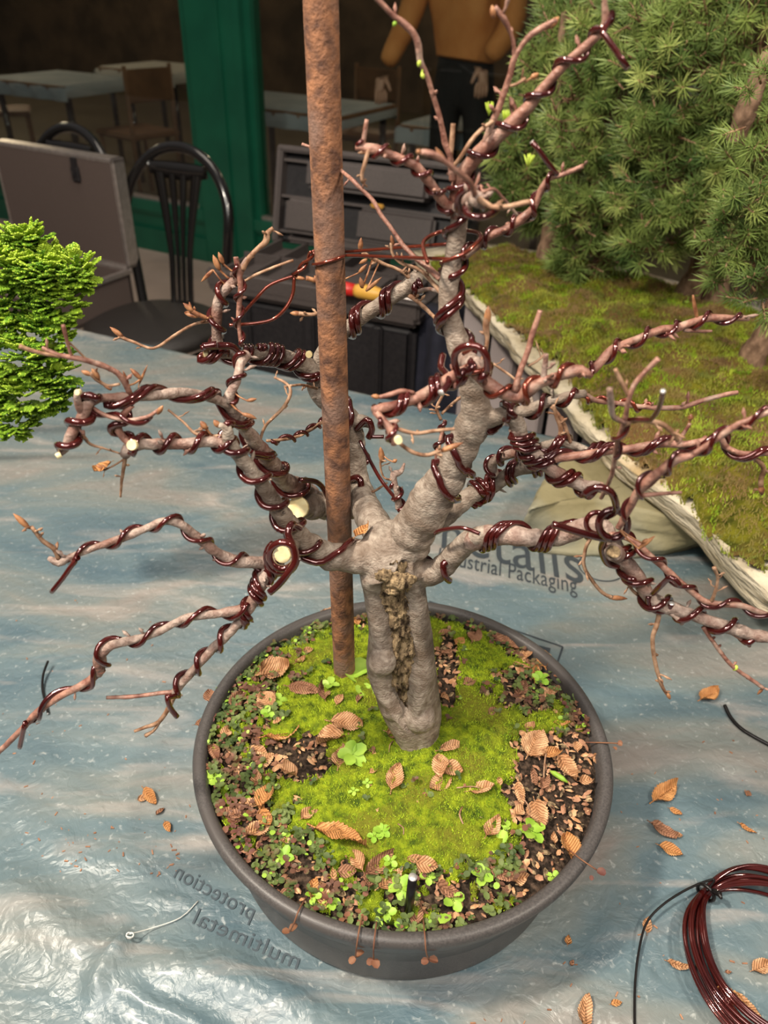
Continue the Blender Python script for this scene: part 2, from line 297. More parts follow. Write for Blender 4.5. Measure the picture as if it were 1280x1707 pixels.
def back_chair(q, rz, label):  # chairs added around the stand-in tables behind the glass
    t = empty('stand_in_chair', q, label, 'chair', 'chairs added behind the glass with the reflected tables'); c, s = math.cos(rz), math.sin(rz)
    X = Vector((c, s, 0)); Y = Vector((-s, c, 0)); ax = (X, Y, Zv)
    m = MB(); m.box(q + Zv * .45, .42, .42, .035, ax, bev=.012); m.build('seat', M['wood'], t, False)
    m = MB(); m.box(q + Zv * .76 - Y * .2, .38, .02, .2, ax, bev=.008); m.build('backrest', M['wood'], t, False)
    for a in (-1, 1):
        m = MB(); m.tube([q + X * a * .18 - Y * .19, q + X * a * .18 - Y * .2 + Zv * .88], .015, 8); m.build('leg', M['wood'], t)
        m = MB(); m.tube([q + X * a * .18 + Y * .18, q + X * a * .18 + Y * .18 + Zv * .44], .015, 8); m.build('leg', M['wood'], t)
back_chair(q1 + WD * .75 - WN * .1, .9, 'brown chair added behind the glass, between the two cloth-covered tables')
back_chair(q1 - WD * .75, -1.2, 'brown chair added behind the glass at the far left of the window')
back_chair(q3 + WN * .8, 2.6, 'brown chair added behind the blue-clothed table by the pipe')
# reflection of a person in orange, built as a figure behind the glass
pp = onplane(775, 122, wpt(0, 0, .45), WN)
pg = Vector((pp.x, pp.y, FZ)); hz = pp.z - FZ
def skin(name, joints, edges, m, parent, sub=2):
    me = bpy.data.meshes.new(name); me.from_pydata([j[0] for j in joints], edges, [])
    o = link(name, me, m, parent, False); sk = o.modifiers.new('skin', 'SKIN'); sk.use_smooth_shade = True
    for i, j in enumerate(joints): me.skin_vertices[0].data[i].radius = (j[1], j[1] * (j[2] if len(j) > 2 else 1))
    me.skin_vertices[0].data[0].use_root = True
    ss = o.modifiers.new('sub', 'SUBSURF'); ss.levels = sub; ss.render_levels = sub; return o
pr = empty('person', pg, 'figure behind the glass standing in for a reflected person in an orange jacket and dark trousers, one arm reaching down', 'person')
def P3(a, b, z): return pg + WD * a + WN * b + Zv * z
body = skin('body', [(P3(0, 0, hz), .14, .75), (P3(-.09, 0, hz - .1), .09), (P3(-.1, -.02, hz - .5), .06), (P3(-.1, 0, .08), .04), (P3(-.1, -.14, .03), .035),
                     (P3(.09, 0, hz - .1), .09), (P3(.1, -.02, hz - .5), .06), (P3(.1, 0, .08), .04), (P3(.1, -.14, .03), .035),
                     (P3(0, 0, hz + .2), .13, .75), (P3(0, -.02, hz + .46), .14, .7), (P3(0, -.04, hz + .58), .05), (P3(0, -.06, hz + .68), .085), (P3(0, -.07, hz + .76), .08)],
            [(0, 1), (1, 2), (2, 3), (3, 4), (0, 5), (5, 6), (6, 7), (7, 8), (0, 9), (9, 10), (10, 11), (11, 12), (12, 13)], M['trouser'], pr)
jk = skin('jacket', [(P3(.01, 0, hz + .22), .17, .8), (P3(0, -.02, hz + .05), .18, .8), (P3(0, -.03, hz + .47), .15, .75), (P3(-.2, -.05, hz + .48), .08), (P3(-.27, -.1, hz + .22), .062), (P3(-.34, -.2, hz + .02), .048),
                       (P3(.2, -.05, hz + .48), .08), (P3(.27, -.1, hz + .22), .062), (P3(.2, -.22, hz + .08), .048)],
          [(0, 1), (0, 2), (2, 3), (3, 4), (4, 5), (2, 6), (6, 7), (7, 8)], M['orange'], pr)
for sx, hp in ((-1, P3(-.35, -.22, hz - .01)), (1, P3(.185, -.24, hz + .06))):
    js = [(hp, .028, .6), (hp + Vector((sx * .01, -.02, -.05)), .03, .55)]; ed = [(0, 1)]
    for k in range(4):
        b = hp + Vector((-.024 + .016 * k, -.03, -.08)); js += [(b, .0085), (b + Vector((0, -.012, -.032 + abs(k - 1) * .004)), .0078), (b + Vector((0, .0, -.055 + abs(k - 1) * .005)), .007)]; i = len(js); ed += [(1, i - 3), (i - 3, i - 2), (i - 2, i - 1)]
    b = hp + Vector((-sx * .035, -.02, -.045)); js += [(b, .009), (b + Vector((-sx * .012, -.01, -.03)), .008)]; i = len(js); ed += [(0, i - 2), (i - 2, i - 1)]
    skin('hand', js, ed, M['skin'], pr, 1)
hd = P3(0, -.07, hz + .72); m = MB(); m.lathe([(max(.001, .088 * math.sin(math.pi * k / 16)) * (1 - .12 * (k / 16)), .12 * math.cos(math.pi * k / 16)) for k in range(17)], hd, 24)
nose = hd + Vector((-.02, -.09, -.01)); m.tube([nose + Vector((0, .01, .035)), nose + Vector((0, -.006, 0)), nose + Vector((0, .012, -.012))], [.006, .013, .006], 8); m.build('head', M['skin'], pr)
m = MB(); m.lathe([(max(.001, .098 * math.sin(math.pi * k / 20)), .13 * math.cos(math.pi * k / 20)) for k in range(11)], hd + Vector((.0, .018, .012)), 24); m.build('hair', M['hair'], pr)
# ------------------------------------------------------------------ bistro chairs on this side of the glass
def hoop_chair(cen, rz, label, H=.20, seatz=-.30, scale=1.0):
    t = empty('bistro_chair', (cen.x, cen.y, FZ), label, 'chair', 'black hoop-backed chairs in front of the window'); X = Vector((math.cos(rz), math.sin(rz), 0)); Y = Vector((-X.y, X.x, 0))
    c = Vector((cen.x, cen.y, 0)); r = .225 * scale
    m = MB(); m.lathe([(.001, seatz - .04), (r * .85, seatz - .04), (r * .97, seatz - .03), (r, seatz - .012), (r * .97, seatz + .004), (r * .8, seatz + .014), (.001, seatz + .018)], c, 48); m.build('seat', M['seat'], t)
    m = MB(); m.tube([c + X * r * .9 * math.cos(a) + Y * r * .9 * math.sin(a) + Zv * (seatz - .055) for a in [k * math.pi / 16 for k in range(33)]], .011, 8); m.build('seat_ring', M['blk'], t)
    hw = .185 * scale; yb = r * .82; zt = H; pts = []
    for k in range(25):
        a = math.pi * k / 24; pts.append(c + X * (-hw * 1.06 * math.cos(a)) + Y * (yb + .06 * math.sin(a)) + Zv * (zt - hw * 1.15 + hw * 1.15 * math.sin(a)))
    legz = [c - X * (hw * .78) + Y * (yb - .04) + Zv * (seatz - .03), c - X * (hw * .95) + Y * (yb - .01) + Zv * (seatz + .12)]; legr = [c + X * (hw * .95) + Y * (yb - .01) + Zv * (seatz + .12), c + X * (hw * .78) + Y * (yb - .04) + Zv * (seatz - .03)]
    P, _ = smooth_path([(p, .013) for p in legz + pts + legr], .02); m = MB(); m.tube(P, .0165, 14); m.build('back_hoop', M['blk'], t)
    # splat: wide top rail narrowing into a slotted stem
    m = MB(); yy = lambda z: yb - .02 + .07 * (z - seatz) / (zt - seatz)
    topz = zt - .045; nseg = 14
    for (f0, f1) in ((-1, -.62), (-.36, -.12), (.12, .36), (.62, 1)):
        vs = []
        for k in range(nseg + 1):
            u = k / nseg; z = seatz + .01 + (topz - .04 - seatz) * u; w2 = .042 + .05 * max(0, u - .35) ** 1.3 * 1.6; y0 = yy(z)
            for ff in (f0, f1): vs += [c + X * (w2 * ff) + Y * (y0 - .006) + Zv * z, c + X * (w2 * ff) + Y * (y0 + .006) + Zv * z]
        for k in range(nseg): pass
        fs = []
        for k in range(nseg):
            a = 4 * k; b = a + 4; fs += [(a, a + 2, b + 2, b), (a + 3, a + 1, b + 1, b + 3), (a + 1, a, b, b + 1), (a + 2, a + 3, b + 3, b + 2)]
        m.add(vs, fs)
    vs = []; N = 20
    for k in range(N + 1):
        u = k / N * 2 - 1; w2 = .105
        for dz, dy in ((-.05 + .012 * u * u, -.006), (.0 - .004 * u * u, -.012), (.004 - .004 * u * u, .004), (-.05 + .012 * u * u, .006)): vs.append(c + X * (w2 * u) + Y * (yy(topz) + dy) + Zv * (topz + dz))
    m.add(vs, [(4 * k + j, 4 * k + (j + 1) % 4, 4 * k + 4 + (j + 1) % 4, 4 * k + 4 + j) for k in range(N) for j in range(4)] + [(0, 1, 2, 3), (4 * N + 3, 4 * N + 2, 4 * N + 1, 4 * N)])
    m.build('back_splat', M['blk'], t)
    for a, b in ((-1, -1), (1, -1), (-1, 1), (1, 1)):
        m = MB(); m.tube([c + X * a * r * .62 + Y * b * r * .62 + Zv * (seatz - .04), c + X * a * r * .95 + Y * b * r * .95 + Zv * FZ], [.013, .010], 10); m.build('leg', M['blk'], t)
    return t
hoop_chair(onz(256, 532, -.285), -.36, 'black bistro chair with slotted hoop back and round seat, standing clear of the open case', H=.195)
# ------------------------------------------------------------------ aluminium case, open, on the second chair
ca = at(190, 265, 2.62); cb = at(-60, 232, 2.95); cz = at(184, 447, 2.62)
CX = Vector((ca.x - cb.x, ca.y - cb.y, 0)).normalized(); CY = Vector((-CX.y, CX.x, 0)); CW = .56; CHt = ca.z - cz.z
cc = Vector((ca.x, ca.y, 0)) - CX * CW / 2
hoop_chair(cc - CX * .03 - CY * .17 + Vector((.02, .06, 0)), math.atan2(CX.y, CX.x), 'black bistro chair behind the open aluminium case, only the top of its hoop showing', H=.205, seatz=cz.z - .15)
cse = empty('aluminium_case', (cc.x, cc.y, cz.z - .13), 'open aluminium-edged flight case with brown-grey lining, its lid standing up, on a chair', 'case')
cax = (CX, CY, Zv)
m = MB(); m.box(cc + Zv * (cz.z + CHt / 2) + CY * .0, CW - .02, .012, CHt - .02, cax)
m.box(cc + Zv * (cz.z + CHt / 2) + CY * .035, CW - .02, .008, CHt - .02, cax); lid = m.build('lid', M['caselin'], cse, False)
m = MB(); e = .016
for sg in (-1, 1):
    m.box(cc + CX * sg * (CW / 2 - e / 2) + Zv * (cz.z + CHt / 2) + CY * .018, e, .05, CHt, cax, bev=.003)
    m.box(cc + Zv * (cz.z + CHt / 2 + sg * (CHt / 2 - e / 2)) + CY * .018, CW, .05, e, cax, bev=.003)
m.build('lid_frame', M['alu'], lid, False)
m = MB(); lp = cc + CX * (CW / 2 - .17) + Zv * (cz.z + CHt - .062) - CY * .012; m.box(lp, .034, .012, .048, cax, bev=.004); m.box(lp + Zv * .035, .022, .008, .03, cax); m.box(lp - CY * .008, .012, .006, .012, cax); m.build('latch', M['plastd'], lid, False)
m = MB(); bz = cz.z - .065; 
m.box(cc - CY * .19 + Zv * (bz - .055), CW, .36, .012, cax); 
for sg in (-1, 1):
    m.box(cc - CY * .19 + CX * sg * (CW / 2 - .006) + Zv * bz, .012, .36, .12, cax); m.box(cc - CY * (.19 + sg * .174) + Zv * bz, CW, .012, .12, cax)
base = m.build('case_base', M['caselin'], cse, False)
m = MB()
for sg in (-1, 1):
    m.box(cc - CY * .19 + CX * sg * (CW / 2) + Zv * (bz + .06), .018, .37, .014, cax); m.box(cc - CY * (.19 + sg * .18) + Zv * (bz + .06), CW, .018, .014, cax)
m.build('base_rim', M['alu'], base, False)
# ------------------------------------------------------------------ big tool box with raised lid
tb = at(370, 470, 2.15); TX = Vector((.93, -.37, 0)).normalized(); TY = Vector((-TX.y, TX.x, 0)); tax = (TX, TY, Zv)
TW = .60; tcn = Vector((tb.x, tb.y, 0)) + TX * (TW / 2 - .02) + TY * .16
ztop = -.035
tbx = empty('toolbox', (tcn.x, tcn.y, FZ), 'big black plastic tool chest with its moulded lid raised, behind the rusty pipe', 'toolbox')
m = MB(); m.box(tcn + Zv * ((ztop + FZ) / 2 - .03), TW, .34, ztop - FZ - .06, tax, bev=.02)
for k in (-.2, 0, .2): m.box(tcn + TX * k + TY * -.175 + Zv * -.35, .03, .02, .5, tax, bev=.006)
m.build('body', M['plastd'], tbx, False)
m = MB(); m.box(tcn + Zv * (ztop - .035), TW + .03, .37, .04, tax, bev=.012); m.box(tcn - TY * .175 + Zv * (ztop - .01), TW + .03, .02, .05, tax, bev=.006)
for k in range(7): m.box(tcn + TX * (-.27 + k * .09) + Zv * (ztop - .01), .008, .33, .05, tax)
m.box(tcn + TY * .0 + Zv * (ztop - .01), TW, .008, .05, tax); m.box(tcn + TX * .1 - TY * .1 + Zv * (ztop + .01), .2, .1, .03, tax, bev=.01)
m.build('tray', M['plast'], tbx, False)
LZ = Vector((TY.x * .25, TY.y * .25, 1)).normalized(); LY = TX.cross(LZ) * -1; lax = (TX, LY, LZ); lc = tcn + TY * .20 + Zv * (ztop - .005) + LZ * .135
m = MB(); m.box(lc, TW, .02, .27, lax, bev=.01); lidp = m.build('lid', M['plastd'], tbx, False); m = MB(); lf = -1 if LY.y > 0 else 1
m.box(lc + LY * lf * .05 + TX * 0.01 + LZ * .07, .38, .08, .08, lax, bev=.012)
m.box(lc + LY * lf * .045 - TX * .17 - LZ * .05, .15, .07, .10, lax, bev=.012)
m.box(lc + LY * lf * .03 + TX * .1 - LZ * .05, .24, .04, .09, lax, bev=.01); m.box(lc + LY * lf * .025 + TX * .0 - LZ * .118, .5, .03, .025, lax, bev=.008)
for sg in (-1, 1): m.box(lc + TX * sg * (TW / 2 - .01) + LY * lf * .02, .02, .06, .27, lax, bev=.005)
for z in (-.1, .0, .1): m.box(lc + LY * lf * .02 + LZ * z, TW, .03, .008, lax)
m.box(lc + LZ * .13 + LY * lf * .02, TW, .06, .018, lax, bev=.005); m.build('lid_pocket', M['plast'], lidp, False); lidt = lidp
m = MB(); m.box(lc + LY * lf * .05 + TX * .04 - LZ * -.005, .045, .012, .012, lax, bev=.005); m.build('latch', M['yel'], lidt, False)
hz_ = ztop + .035; hp = onz(592, 484, hz_)
m0 = empty('screwdriver', Vector((hp.x, hp.y, hz_)), 'red and yellow handled screwdriver lying in the tool chest tray', 'screwdriver')
q = Vector((hp.x, hp.y, hz_))
m = MB(); m.tube([q - TX * .07, q - TX * .06, q - TX * .02, q + TX * .0], [.012, .018, .017, .015], 12); m.build('grip', M['red'], m0)
m = MB(); m.tube([q, q + TX * .01, q + TX * .05, q + TX * .07, q + TX * .08], [.015, .018, .019, .014, .009], 12); m.build('handle', M['yel'], m0)
m = MB(); m.tube([q + TX * .08, q + TX * .19], .0035, 8); m.build('shaft', M['alu'], m0)
# dark cloth hanging beside the tool chest
dc = Vector((tcn.x, tcn.y, 0)) + TX * .42 - TY * .12; m = MB(); NX, NY = 30, 20; vs = []
for s_ in (-1, 1):
    for j in range(NY + 1):
        for i in range(NX + 1):
            a = (i / NX - .5) * .24; z = FZ + (j / NY) * (.72 - .05 * abs(i / NX - .5))
            vs.append(dc + TX * a + TY * (.022 * math.sin(a * 60 + j * .1) + s_ * (.03 + .05 * math.sin(math.pi * i / NX) * math.sin(math.pi * min(1, j / NY * 1.02)))) + Zv * z)
k0 = (NX + 1) * (NY + 1)
fs = []
for j in range(NY):
    for i in range(NX):
        a = j * (NX + 1) + i; fs += [(a, a + 1, a + NX + 2, a + NX + 1), (k0 + a + 1, k0 + a, k0 + a + NX + 1, k0 + a + NX + 2)]
fs += [(j * (NX + 1), (j + 1) * (NX + 1), k0 + (j + 1) * (NX + 1), k0 + j * (NX + 1)) for j in range(NY)] + [(k0 + j * (NX + 1) + NX, k0 + (j + 1) * (NX + 1) + NX, (j + 1) * (NX + 1) + NX, j * (NX + 1) + NX) for j in range(NY)]
fs += [(NY * (NX + 1) + i, NY * (NX + 1) + i + 1, k0 + NY * (NX + 1) + i + 1, k0 + NY * (NX + 1) + i) for i in range(NX)]
m.add(vs, fs); tag(m.build('rucksack', M['navy']), 'dark navy cloth bag standing between the tool chest and the pale grey stand', 'bag')
# ================================================================== the work table and its plastic sheet
EA = onz(110, 545, 0); EB = onz(914, 727, 0); TU = (EB - EA); TU.z = 0; TU.normalize(); TV = Vector((-TU.y, TU.x, 0)); 
def tuv(p): d = Vector(p) - EA; return d.dot(TU), -d.dot(TV)          # along the far edge / towards the camera
def tpt(u, v, z=0): return EA + TU * u - TV * v + Vector((0, 0, z))
tax2 = (TU, TV, Zv); U1, U2, V2 = -.55, 1.75, 1.75
tab = empty('work_table', tpt((U1 + U2) / 2, V2 / 2, FZ), 'long work table wrapped in blue plastic film, carrying the bonsai pot', 'table')
m = MB(); m.box(tpt((U1 + U2) / 2, V2 / 2, -.022), U2 - U1, V2, .036, tax2, bev=.006); m.build('tabletop', M['wood'], tab, False)
for a, b in ((U1 + .1, .1), (U2 - .1, .1), (U1 + .1, V2 - .1), (U2 - .1, V2 - .1)):
    m = MB(); m.box(tpt(a, b, (FZ - .04) / 2), .05, .05, -FZ - .04, tax2, bev=.004); m.build('leg', M['blk'], tab, False)
def seg_d(p, a, b):
    ab = b - a; t = max(0, min(1, (p - a).dot(ab) / ab.length_squared)); return (p - a - ab * t).length, t
RG = []
def ridge(pts, w_, h_): RG.append(([onz(x, y, 0).to_2d() for x, y in pts], w_, h_))
ridge([(-40, 1470), (30, 1500), (90, 1545), (150, 1590), (185, 1615)], .022, .012)
ridge([(185, 1600), (165, 1640), (158, 1672)], .008, .009)
ridge([(215, 1560), (205, 1580), (188, 1605)], .006, .012)
ridge([(205, 1640), (260, 1612), (340, 1625), (430, 1650), (520, 1690), (600, 1720)], .018, .011)
ridge([(210, 1655), (250, 1680), (320, 1705), (380, 1740)], .007, .007)
ridge([(240, 1500), (290, 1500), (330, 1508)], .003, .0025)
ridge([(1060, 1500), (1000, 1570), (960, 1640)], .012, .0035)
ridge([(1150, 1480), (1080, 1560), (1040, 1700)], .012, .003)
ridge([(900, 1640), (1000, 1690)], .012, .003)
ridge([(60, 1250), (120, 1330), (200, 1380)], .02, .004); ridge([(20, 1330), (120, 1420), (250, 1440)], .018, .005)
ridge([(1040, 1240), (1150, 1260), (1290, 1290)], .015, .003); ridge([(1100, 1330), (1200, 1370), (1290, 1400)], .013, .003)
PC = Vector((.0225, .449)); 
def sheet_h(x, y):
    p = Vector((x, y)); h = 0; near = y < .75
    for pts, w_, h_ in RG:
        best = 9; tb_ = 0; n_ = len(pts) - 1
        for i in range(n_):
            d, t = seg_d(p, pts[i], pts[i + 1])
            if d < best: best = d; tb_ = (i + t) / n_
        if best < w_ * 3: h += h_ * math.exp(-(best / w_) ** 2) * (.25 + .75 * math.sin(math.pi * min(1, max(0, tb_ * .9 + .05))))
    wr = noise.noise(Vector((x * 45, y * 60, 1))) * .0006 + noise.noise(Vector((x * 130, y * 150, 3))) * .0003
    h *= 1.0; hh = h * (1 + .10 * noise.noise(Vector((x * 150, y * 150, 5)))) + h * .06 * noise.noise(Vector((x * 400, y * 400, 8)))
    dpot = (p - PC).length
    k = min(1, max(0, (dpot - .155) / .03))
    return (hh + wr) * k + .0012
vs = []; us = []; 
u = U1 - .02
STEP_N = 430; NV = 400
for j in range(NV + 1):
    v = V2 * (j / NV) ** 1.0 * .95
    for i in range(STEP_N + 1):
        u = U1 + (U2 - U1) * i / STEP_N; p = tpt(u, v); vs.append((p.x, p.y, sheet_h(p.x, p.y)))
W_ = STEP_N + 1
fs = [(j * W_ + i, (j + 1) * W_ + i, (j + 1) * W_ + i + 1, j * W_ + i + 1) for j in range(NV) for i in range(STEP_N)]
k = len(vs)                                                         # film hanging over the far edge
for d in (.05, .12):
    for i in range(W_):
        p = tpt(U1 + (U2 - U1) * i / STEP_N, -.004 - .006 * math.sin(i * .3) * d * 8); vs.append((p.x, p.y, -d))
fs += [(i + 1, k + i + 1, k + i, i) for i in range(STEP_N)] + [(k + i + 1, k + W_ + i + 1, k + W_ + i, k + i) for i in range(STEP_N)]
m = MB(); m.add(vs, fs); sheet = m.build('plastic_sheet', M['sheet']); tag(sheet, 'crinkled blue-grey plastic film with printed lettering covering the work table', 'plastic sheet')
# printing on the film
def text(body, p0, p1, hpx, mirror=False, tilt=0, ox=0):
    ink = M['ink2' if mirror else 'ink']
    cu = bpy.data.curves.new('lettering', 'FONT'); cu.body = body; cu.size = 1; cu.extrude = 0; cu.space_character = 1.04
    o = bpy.data.objects.new('lettering', cu); C.objects.link(o); bpy.context.view_layer.update(); wd = o.dimensions.x
    A = onz(*p0, .0022); B = onz(*p1, .0022); X = (B - A); Lw = X.length; X.normalize(); X.z = 0; Y = Vector((-X.y, X.x, 0))
    H_ = (onz(p0[0] + hpx[0], p0[1] + hpx[1], .0022) - A); hh = H_.dot(Y); sh = H_.dot(X)
    if mirror: A, X = B, -X
    mt = Matrix(((X.x * Lw / wd, (Y.x * hh + (H_ - Y * hh).x) / .7, 0, A.x), (X.y * Lw / wd, (Y.y * hh + (H_ - Y * hh).y) / .7, 0, A.y), (0, 0, 1, A.z), (0, 0, 0, 1)))
    me = bpy.data.meshes.new_from_object(o.evaluated_get(bpy.context.evaluated_depsgraph_get())); bpy.data.objects.remove(o)
    me.transform(mt); q = link('lettering', me, ink, sheet, False); return q
text('metalis', (706, 905), (968, 972), (6, -56)); text('\u2122', (1003, 954), (1034, 962), (3, -30))
text('Industrial Packaging', (727, 936), (960, 988), (4, -24))
text('protection', (290, 1463), (420, 1535), (13, -24), True)
text('multimetal', (322, 1540), (497, 1618), (12, -26), True)
m = MB(); cc_ = onz(1002, 945, .0022); 
m.tube([cc_ + Vector((.030 * math.cos(a), .030 * math.sin(a), 0)) for a in [k * math.pi / 24 for k in range(49)]], .0009, 6, caps=False); m.build('ring_mark', M['ink'], sheet)
m = MB()
def bar(a, b, w_): A = onz(*a, .0021); B = onz(*b, .0021); n_ = (B - A).normalized(); n_ = Vector((-n_.y, n_.x, 0)) * w_ / 2; m.add([A - n_, B - n_, B + n_, A + n_], [(0, 1, 2, 3)])
bar((715, 1002), (938, 1078), .0022); bar((938, 1078), (924, 1120), .0022)
bar((868, 1060), (862, 1085), .012); bar((908, 1078), (900, 1108), .014); bar((700, 1140), (924, 1120), .0022)
m.build('printed_box', M['ink'], sheet, False)
# twine knotted round the gathered film
m = MB(); kp = onz(216, 1557, .016)
m.tube([kp + Vector((.003 * math.cos(a * .7), .002 * math.sin(a * .7), .002 * math.cos(a) * .5 - .002)) for a in range(24)], .0006, 6)
P, _ = smooth_path([(kp, .0005), (onz(250, 1548, .006), .0005), (onz(300, 1530, .003), .0005), (onz(330, 1502, .003), .0005)], .004); m.tube(P, .0005, 6); tag(m.build('twine', M['string']), 'pale twine knotted round the gathered film near the left edge', 'twine')
# ================================================================== the pot, soil and moss
PR = .179; RZ = .112; pc = Vector((PC.x, PC.y, 0))
pot = empty('plant_pot', (pc.x, pc.y, .0015), 'wide round dark grey plastic pot holding the wired bonsai', 'pot')
m = MB(); z0 = .0025
prof = [(.001, z0), (.145, z0), (.150, z0 + .001), (.1525, z0 + .004), (.153, .010), (.1555, .040), (.160, .070), (.1635, .0775), (.1640, .0785), (.1665, .0792), (.1700, .084), (.1735, .092), (.1765, .100),
        (.1785, .1055), (.1790, .1095), (.1775, .1125), (.1745, .1138), (.1715, .1135), (.1690, .1120), (.1672, .108), (.1660, .100), (.163, .07), (.150, .02), (.001, .02)]
m.lathe(prof, pc, 160); m.build('pot_body', M['pot'], pot)
Y0 = .444; TB = onz(688, 1200, .125); 
def soilz(x, y):
    d = Vector((x, y)) - PC; r = min(1, d.length / .168)
    z = .101 + .020 * (1 - r ** 2.2) + .007 * math.exp(-(((x - .075) / .05) ** 2 + ((y - .50) / .045) ** 2)) + .005 * math.exp(-(((x - .06) / .06) ** 2 + ((y - .40) / .05) ** 2))
    z -= .006 * math.exp(-(((x + .045) / .02) ** 2 + ((y - .435) / .018) ** 2))
    return z + .0022 * noise.noise(Vector((x * 55, y * 55, 0))) + .001 * noise.noise(Vector((x * 160, y * 160, 4)))
def soil_at(px, py):
    p = onz(px, py, .118)
    for _ in range(4): p = onz(px, py, soilz(p.x, p.y))
    return p
m = MB(); NR, NA = 70, 200; vs = []
for j in range(NR + 1):
    r = .1675 * j / NR
    for i in range(NA):
        a = 2 * math.pi * i / NA; x = pc.x + r * math.cos(a); y = pc.y + r * math.sin(a)
        vs.append((x, y, soilz(x, y) - .0015 + .0016 * noise.noise(Vector((x * 300, y * 300, 9)))))
m.add(vs, [(j * NA + i, j * NA + (i + 1) % NA, (j + 1) * NA + (i + 1) % NA, (j + 1) * NA + i) for j in range(NR) for i in range(NA)])
tag(m.build('potting_soil', M['soil']), 'dark crumbly potting soil filling the round pot', 'soil', None, 'stuff')
# where moss grows (zones measured once on the pot surface)
def zones(x, y):
    """returns moss, weed weights for a soil point"""
    px, py = proj((x, y, soilz(x, y))); nz = noise.noise(Vector((x * 60, y * 60, 2))) * 45 + noise.noise(Vector((x * 170, y * 170, 7))) * 22
    d = (Vector((x, y)) - PC).length
    weed = 0; bare = 0; e = .168 - d; nm = nz / 1800; side = px - 672
    lim = .010 + (.040 if side < -120 and py > 1130 else 0) + (.030 if py > 1420 else 0) + (.012 if side > 150 else 0)
    if py < 1100: lim = .012 if side < 0 else .004
    if e + nm * 1.3 < lim: weed = 1; bare = .15 if noise.noise(Vector((x * 45, y * 45, 31))) < .05 else 0
    if px + nz * 1.3 > 850 and py + nz * .9 > 1215 and (py - 1200) * 1.0 + (px - 850) * .9 > 30 + nz: bare = 1
    if ((px - 495) / 62) ** 2 + ((py - 1262) / 40) ** 2 + nz / 45 < 1: bare = 1
    if ((px - 755) / 60) ** 2 + ((py - 1500) / 32) ** 2 + nz / 45 < 1: bare = 1
    if ((px - 600) / 110) ** 2 + ((py - 1485) / 40) ** 2 + nz / 40 < 1: weed = .9
    if ((px - 880) / 60) ** 2 + ((py - 1150) / 45) ** 2 + nz / 35 < 1: weed = .7; bare = .35
    if ((px - 745) / 20) ** 2 + ((py - 1110) / 70) ** 2 + nz / 45 < 1: bare = .7
    if bare == 1: weed = .25
    return (0 if bare > .5 else .3 if bare > .1 else 1 if noise.noise(Vector((x * 70, y * 70, 13))) > (-.05 if weed > .8 else -.9) else 0), weed
m = MB(); vs = []; idx = {}; G = .0022; fs = []
ng = int(.17 / G); 
MS = {}
for i in range(-ng, ng + 1):
    for j in range(-ng, ng + 1):
        x = PC.x + i * G; y = PC.y + j * G
        if (i * G) ** 2 + (j * G) ** 2 < .1655 ** 2:
            a, b = zones(x, y); MS[(i, j)] = a
            idx[(i, j)] = len(vs); vs.append((x, y, soilz(x, y) + (.0035 if a > .5 else -.004) + .0022 * noise.noise(Vector((x * 220, y * 220, 5)))))
for (i, j) in idx:
    q = [(i, j), (i + 1, j), (i + 1, j + 1), (i, j + 1)]
    if all(k in idx for k in q) and max(MS[k] for k in q) > .5: fs.append(tuple(idx[k] for k in q))
m.add(vs, fs)
def blade(m, p, d, L, w, mi):
    s = d.orthogonal().normalized() * w; s.rotate(Matrix.Rotation(rnd(0, 6.28), 3, d)); t = d.cross(s)
    m.add([p + s, p - s * .5 + t * .87, p - s * .5 - t * .87, p + d * L], [(0, 1, 3), (1, 2, 3), (2, 0, 3)], mi)
for _ in range(46000):
    a = rnd(0, 6.283); r = .165 * math.sqrt(R.random()); x = PC.x + r * math.cos(a); y = PC.y + r * math.sin(a)
    k = (round((x - PC.x) / G), round((y - PC.y) / G))
    if MS.get(k, 0) < .5: continue
    br = noise.noise(Vector((x * 50, y * 50, 3))) + .25 * math.exp(-(((x - .085) / .04) ** 2 + ((y - .52) / .03) ** 2)) * 3
    d = Vector((rnd(-.55, .55), rnd(-.55, .55), 1)).normalized(); blade(m, Vector((x, y, soilz(x, y) + .002)), d, rnd(.002, .0048), rnd(.00035, .0006), 1 if R.random() < .42 + br * .6 else 2)
tag(m.build('moss', [M['moss'], M['moss_b1'], M['moss_b2']], None), 'bright green moss carpet over the middle of the pot', 'moss', None, 'stuff')
# ================================================================== the rusty pipe
pb = Vector((-.0317, .514, 0)); pz = soilz(pb.x, pb.y) - .02
m = MB(); pts = []; rr = []
ptop = at(533, -40, .509)
for k in range(60):
    t = k / 59; pts.append(Vector((pb.x, .5155, pz)).lerp(ptop, t)); rr.append(.0099 * (1 + .012 * noise.noise(Vector((0, 0, t * 20)))))
m.tube(pts, rr, 48); 
dr = (pts[-1] - pts[0]).normalized(); m.tube([pts[-1] - dr * .001, pts[-1] + dr * .0005], [.0099, .0075], 48, caps=False); tag(m.build('rusty_pipe', M['rust']), 'rusty steel pipe stuck upright in the pot beside the trunk', 'pipe')
PIPE = lambda z: pts[0].lerp(pts[-1], (z - pts[0].z) / (pts[-1].z - pts[0].z))
# ================================================================== the bonsai
tree = empty('bonsai_tree', (TB.x, TB.y, TB.z - .01), 'leafless grey-barked hornbeam bonsai with branches wrapped in dark copper wire', 'bonsai tree')
def T(px, py, dy, r=0):
    p = at(px, py, Y0 + dy / 100); return (p, r * depth(p) / FPX)
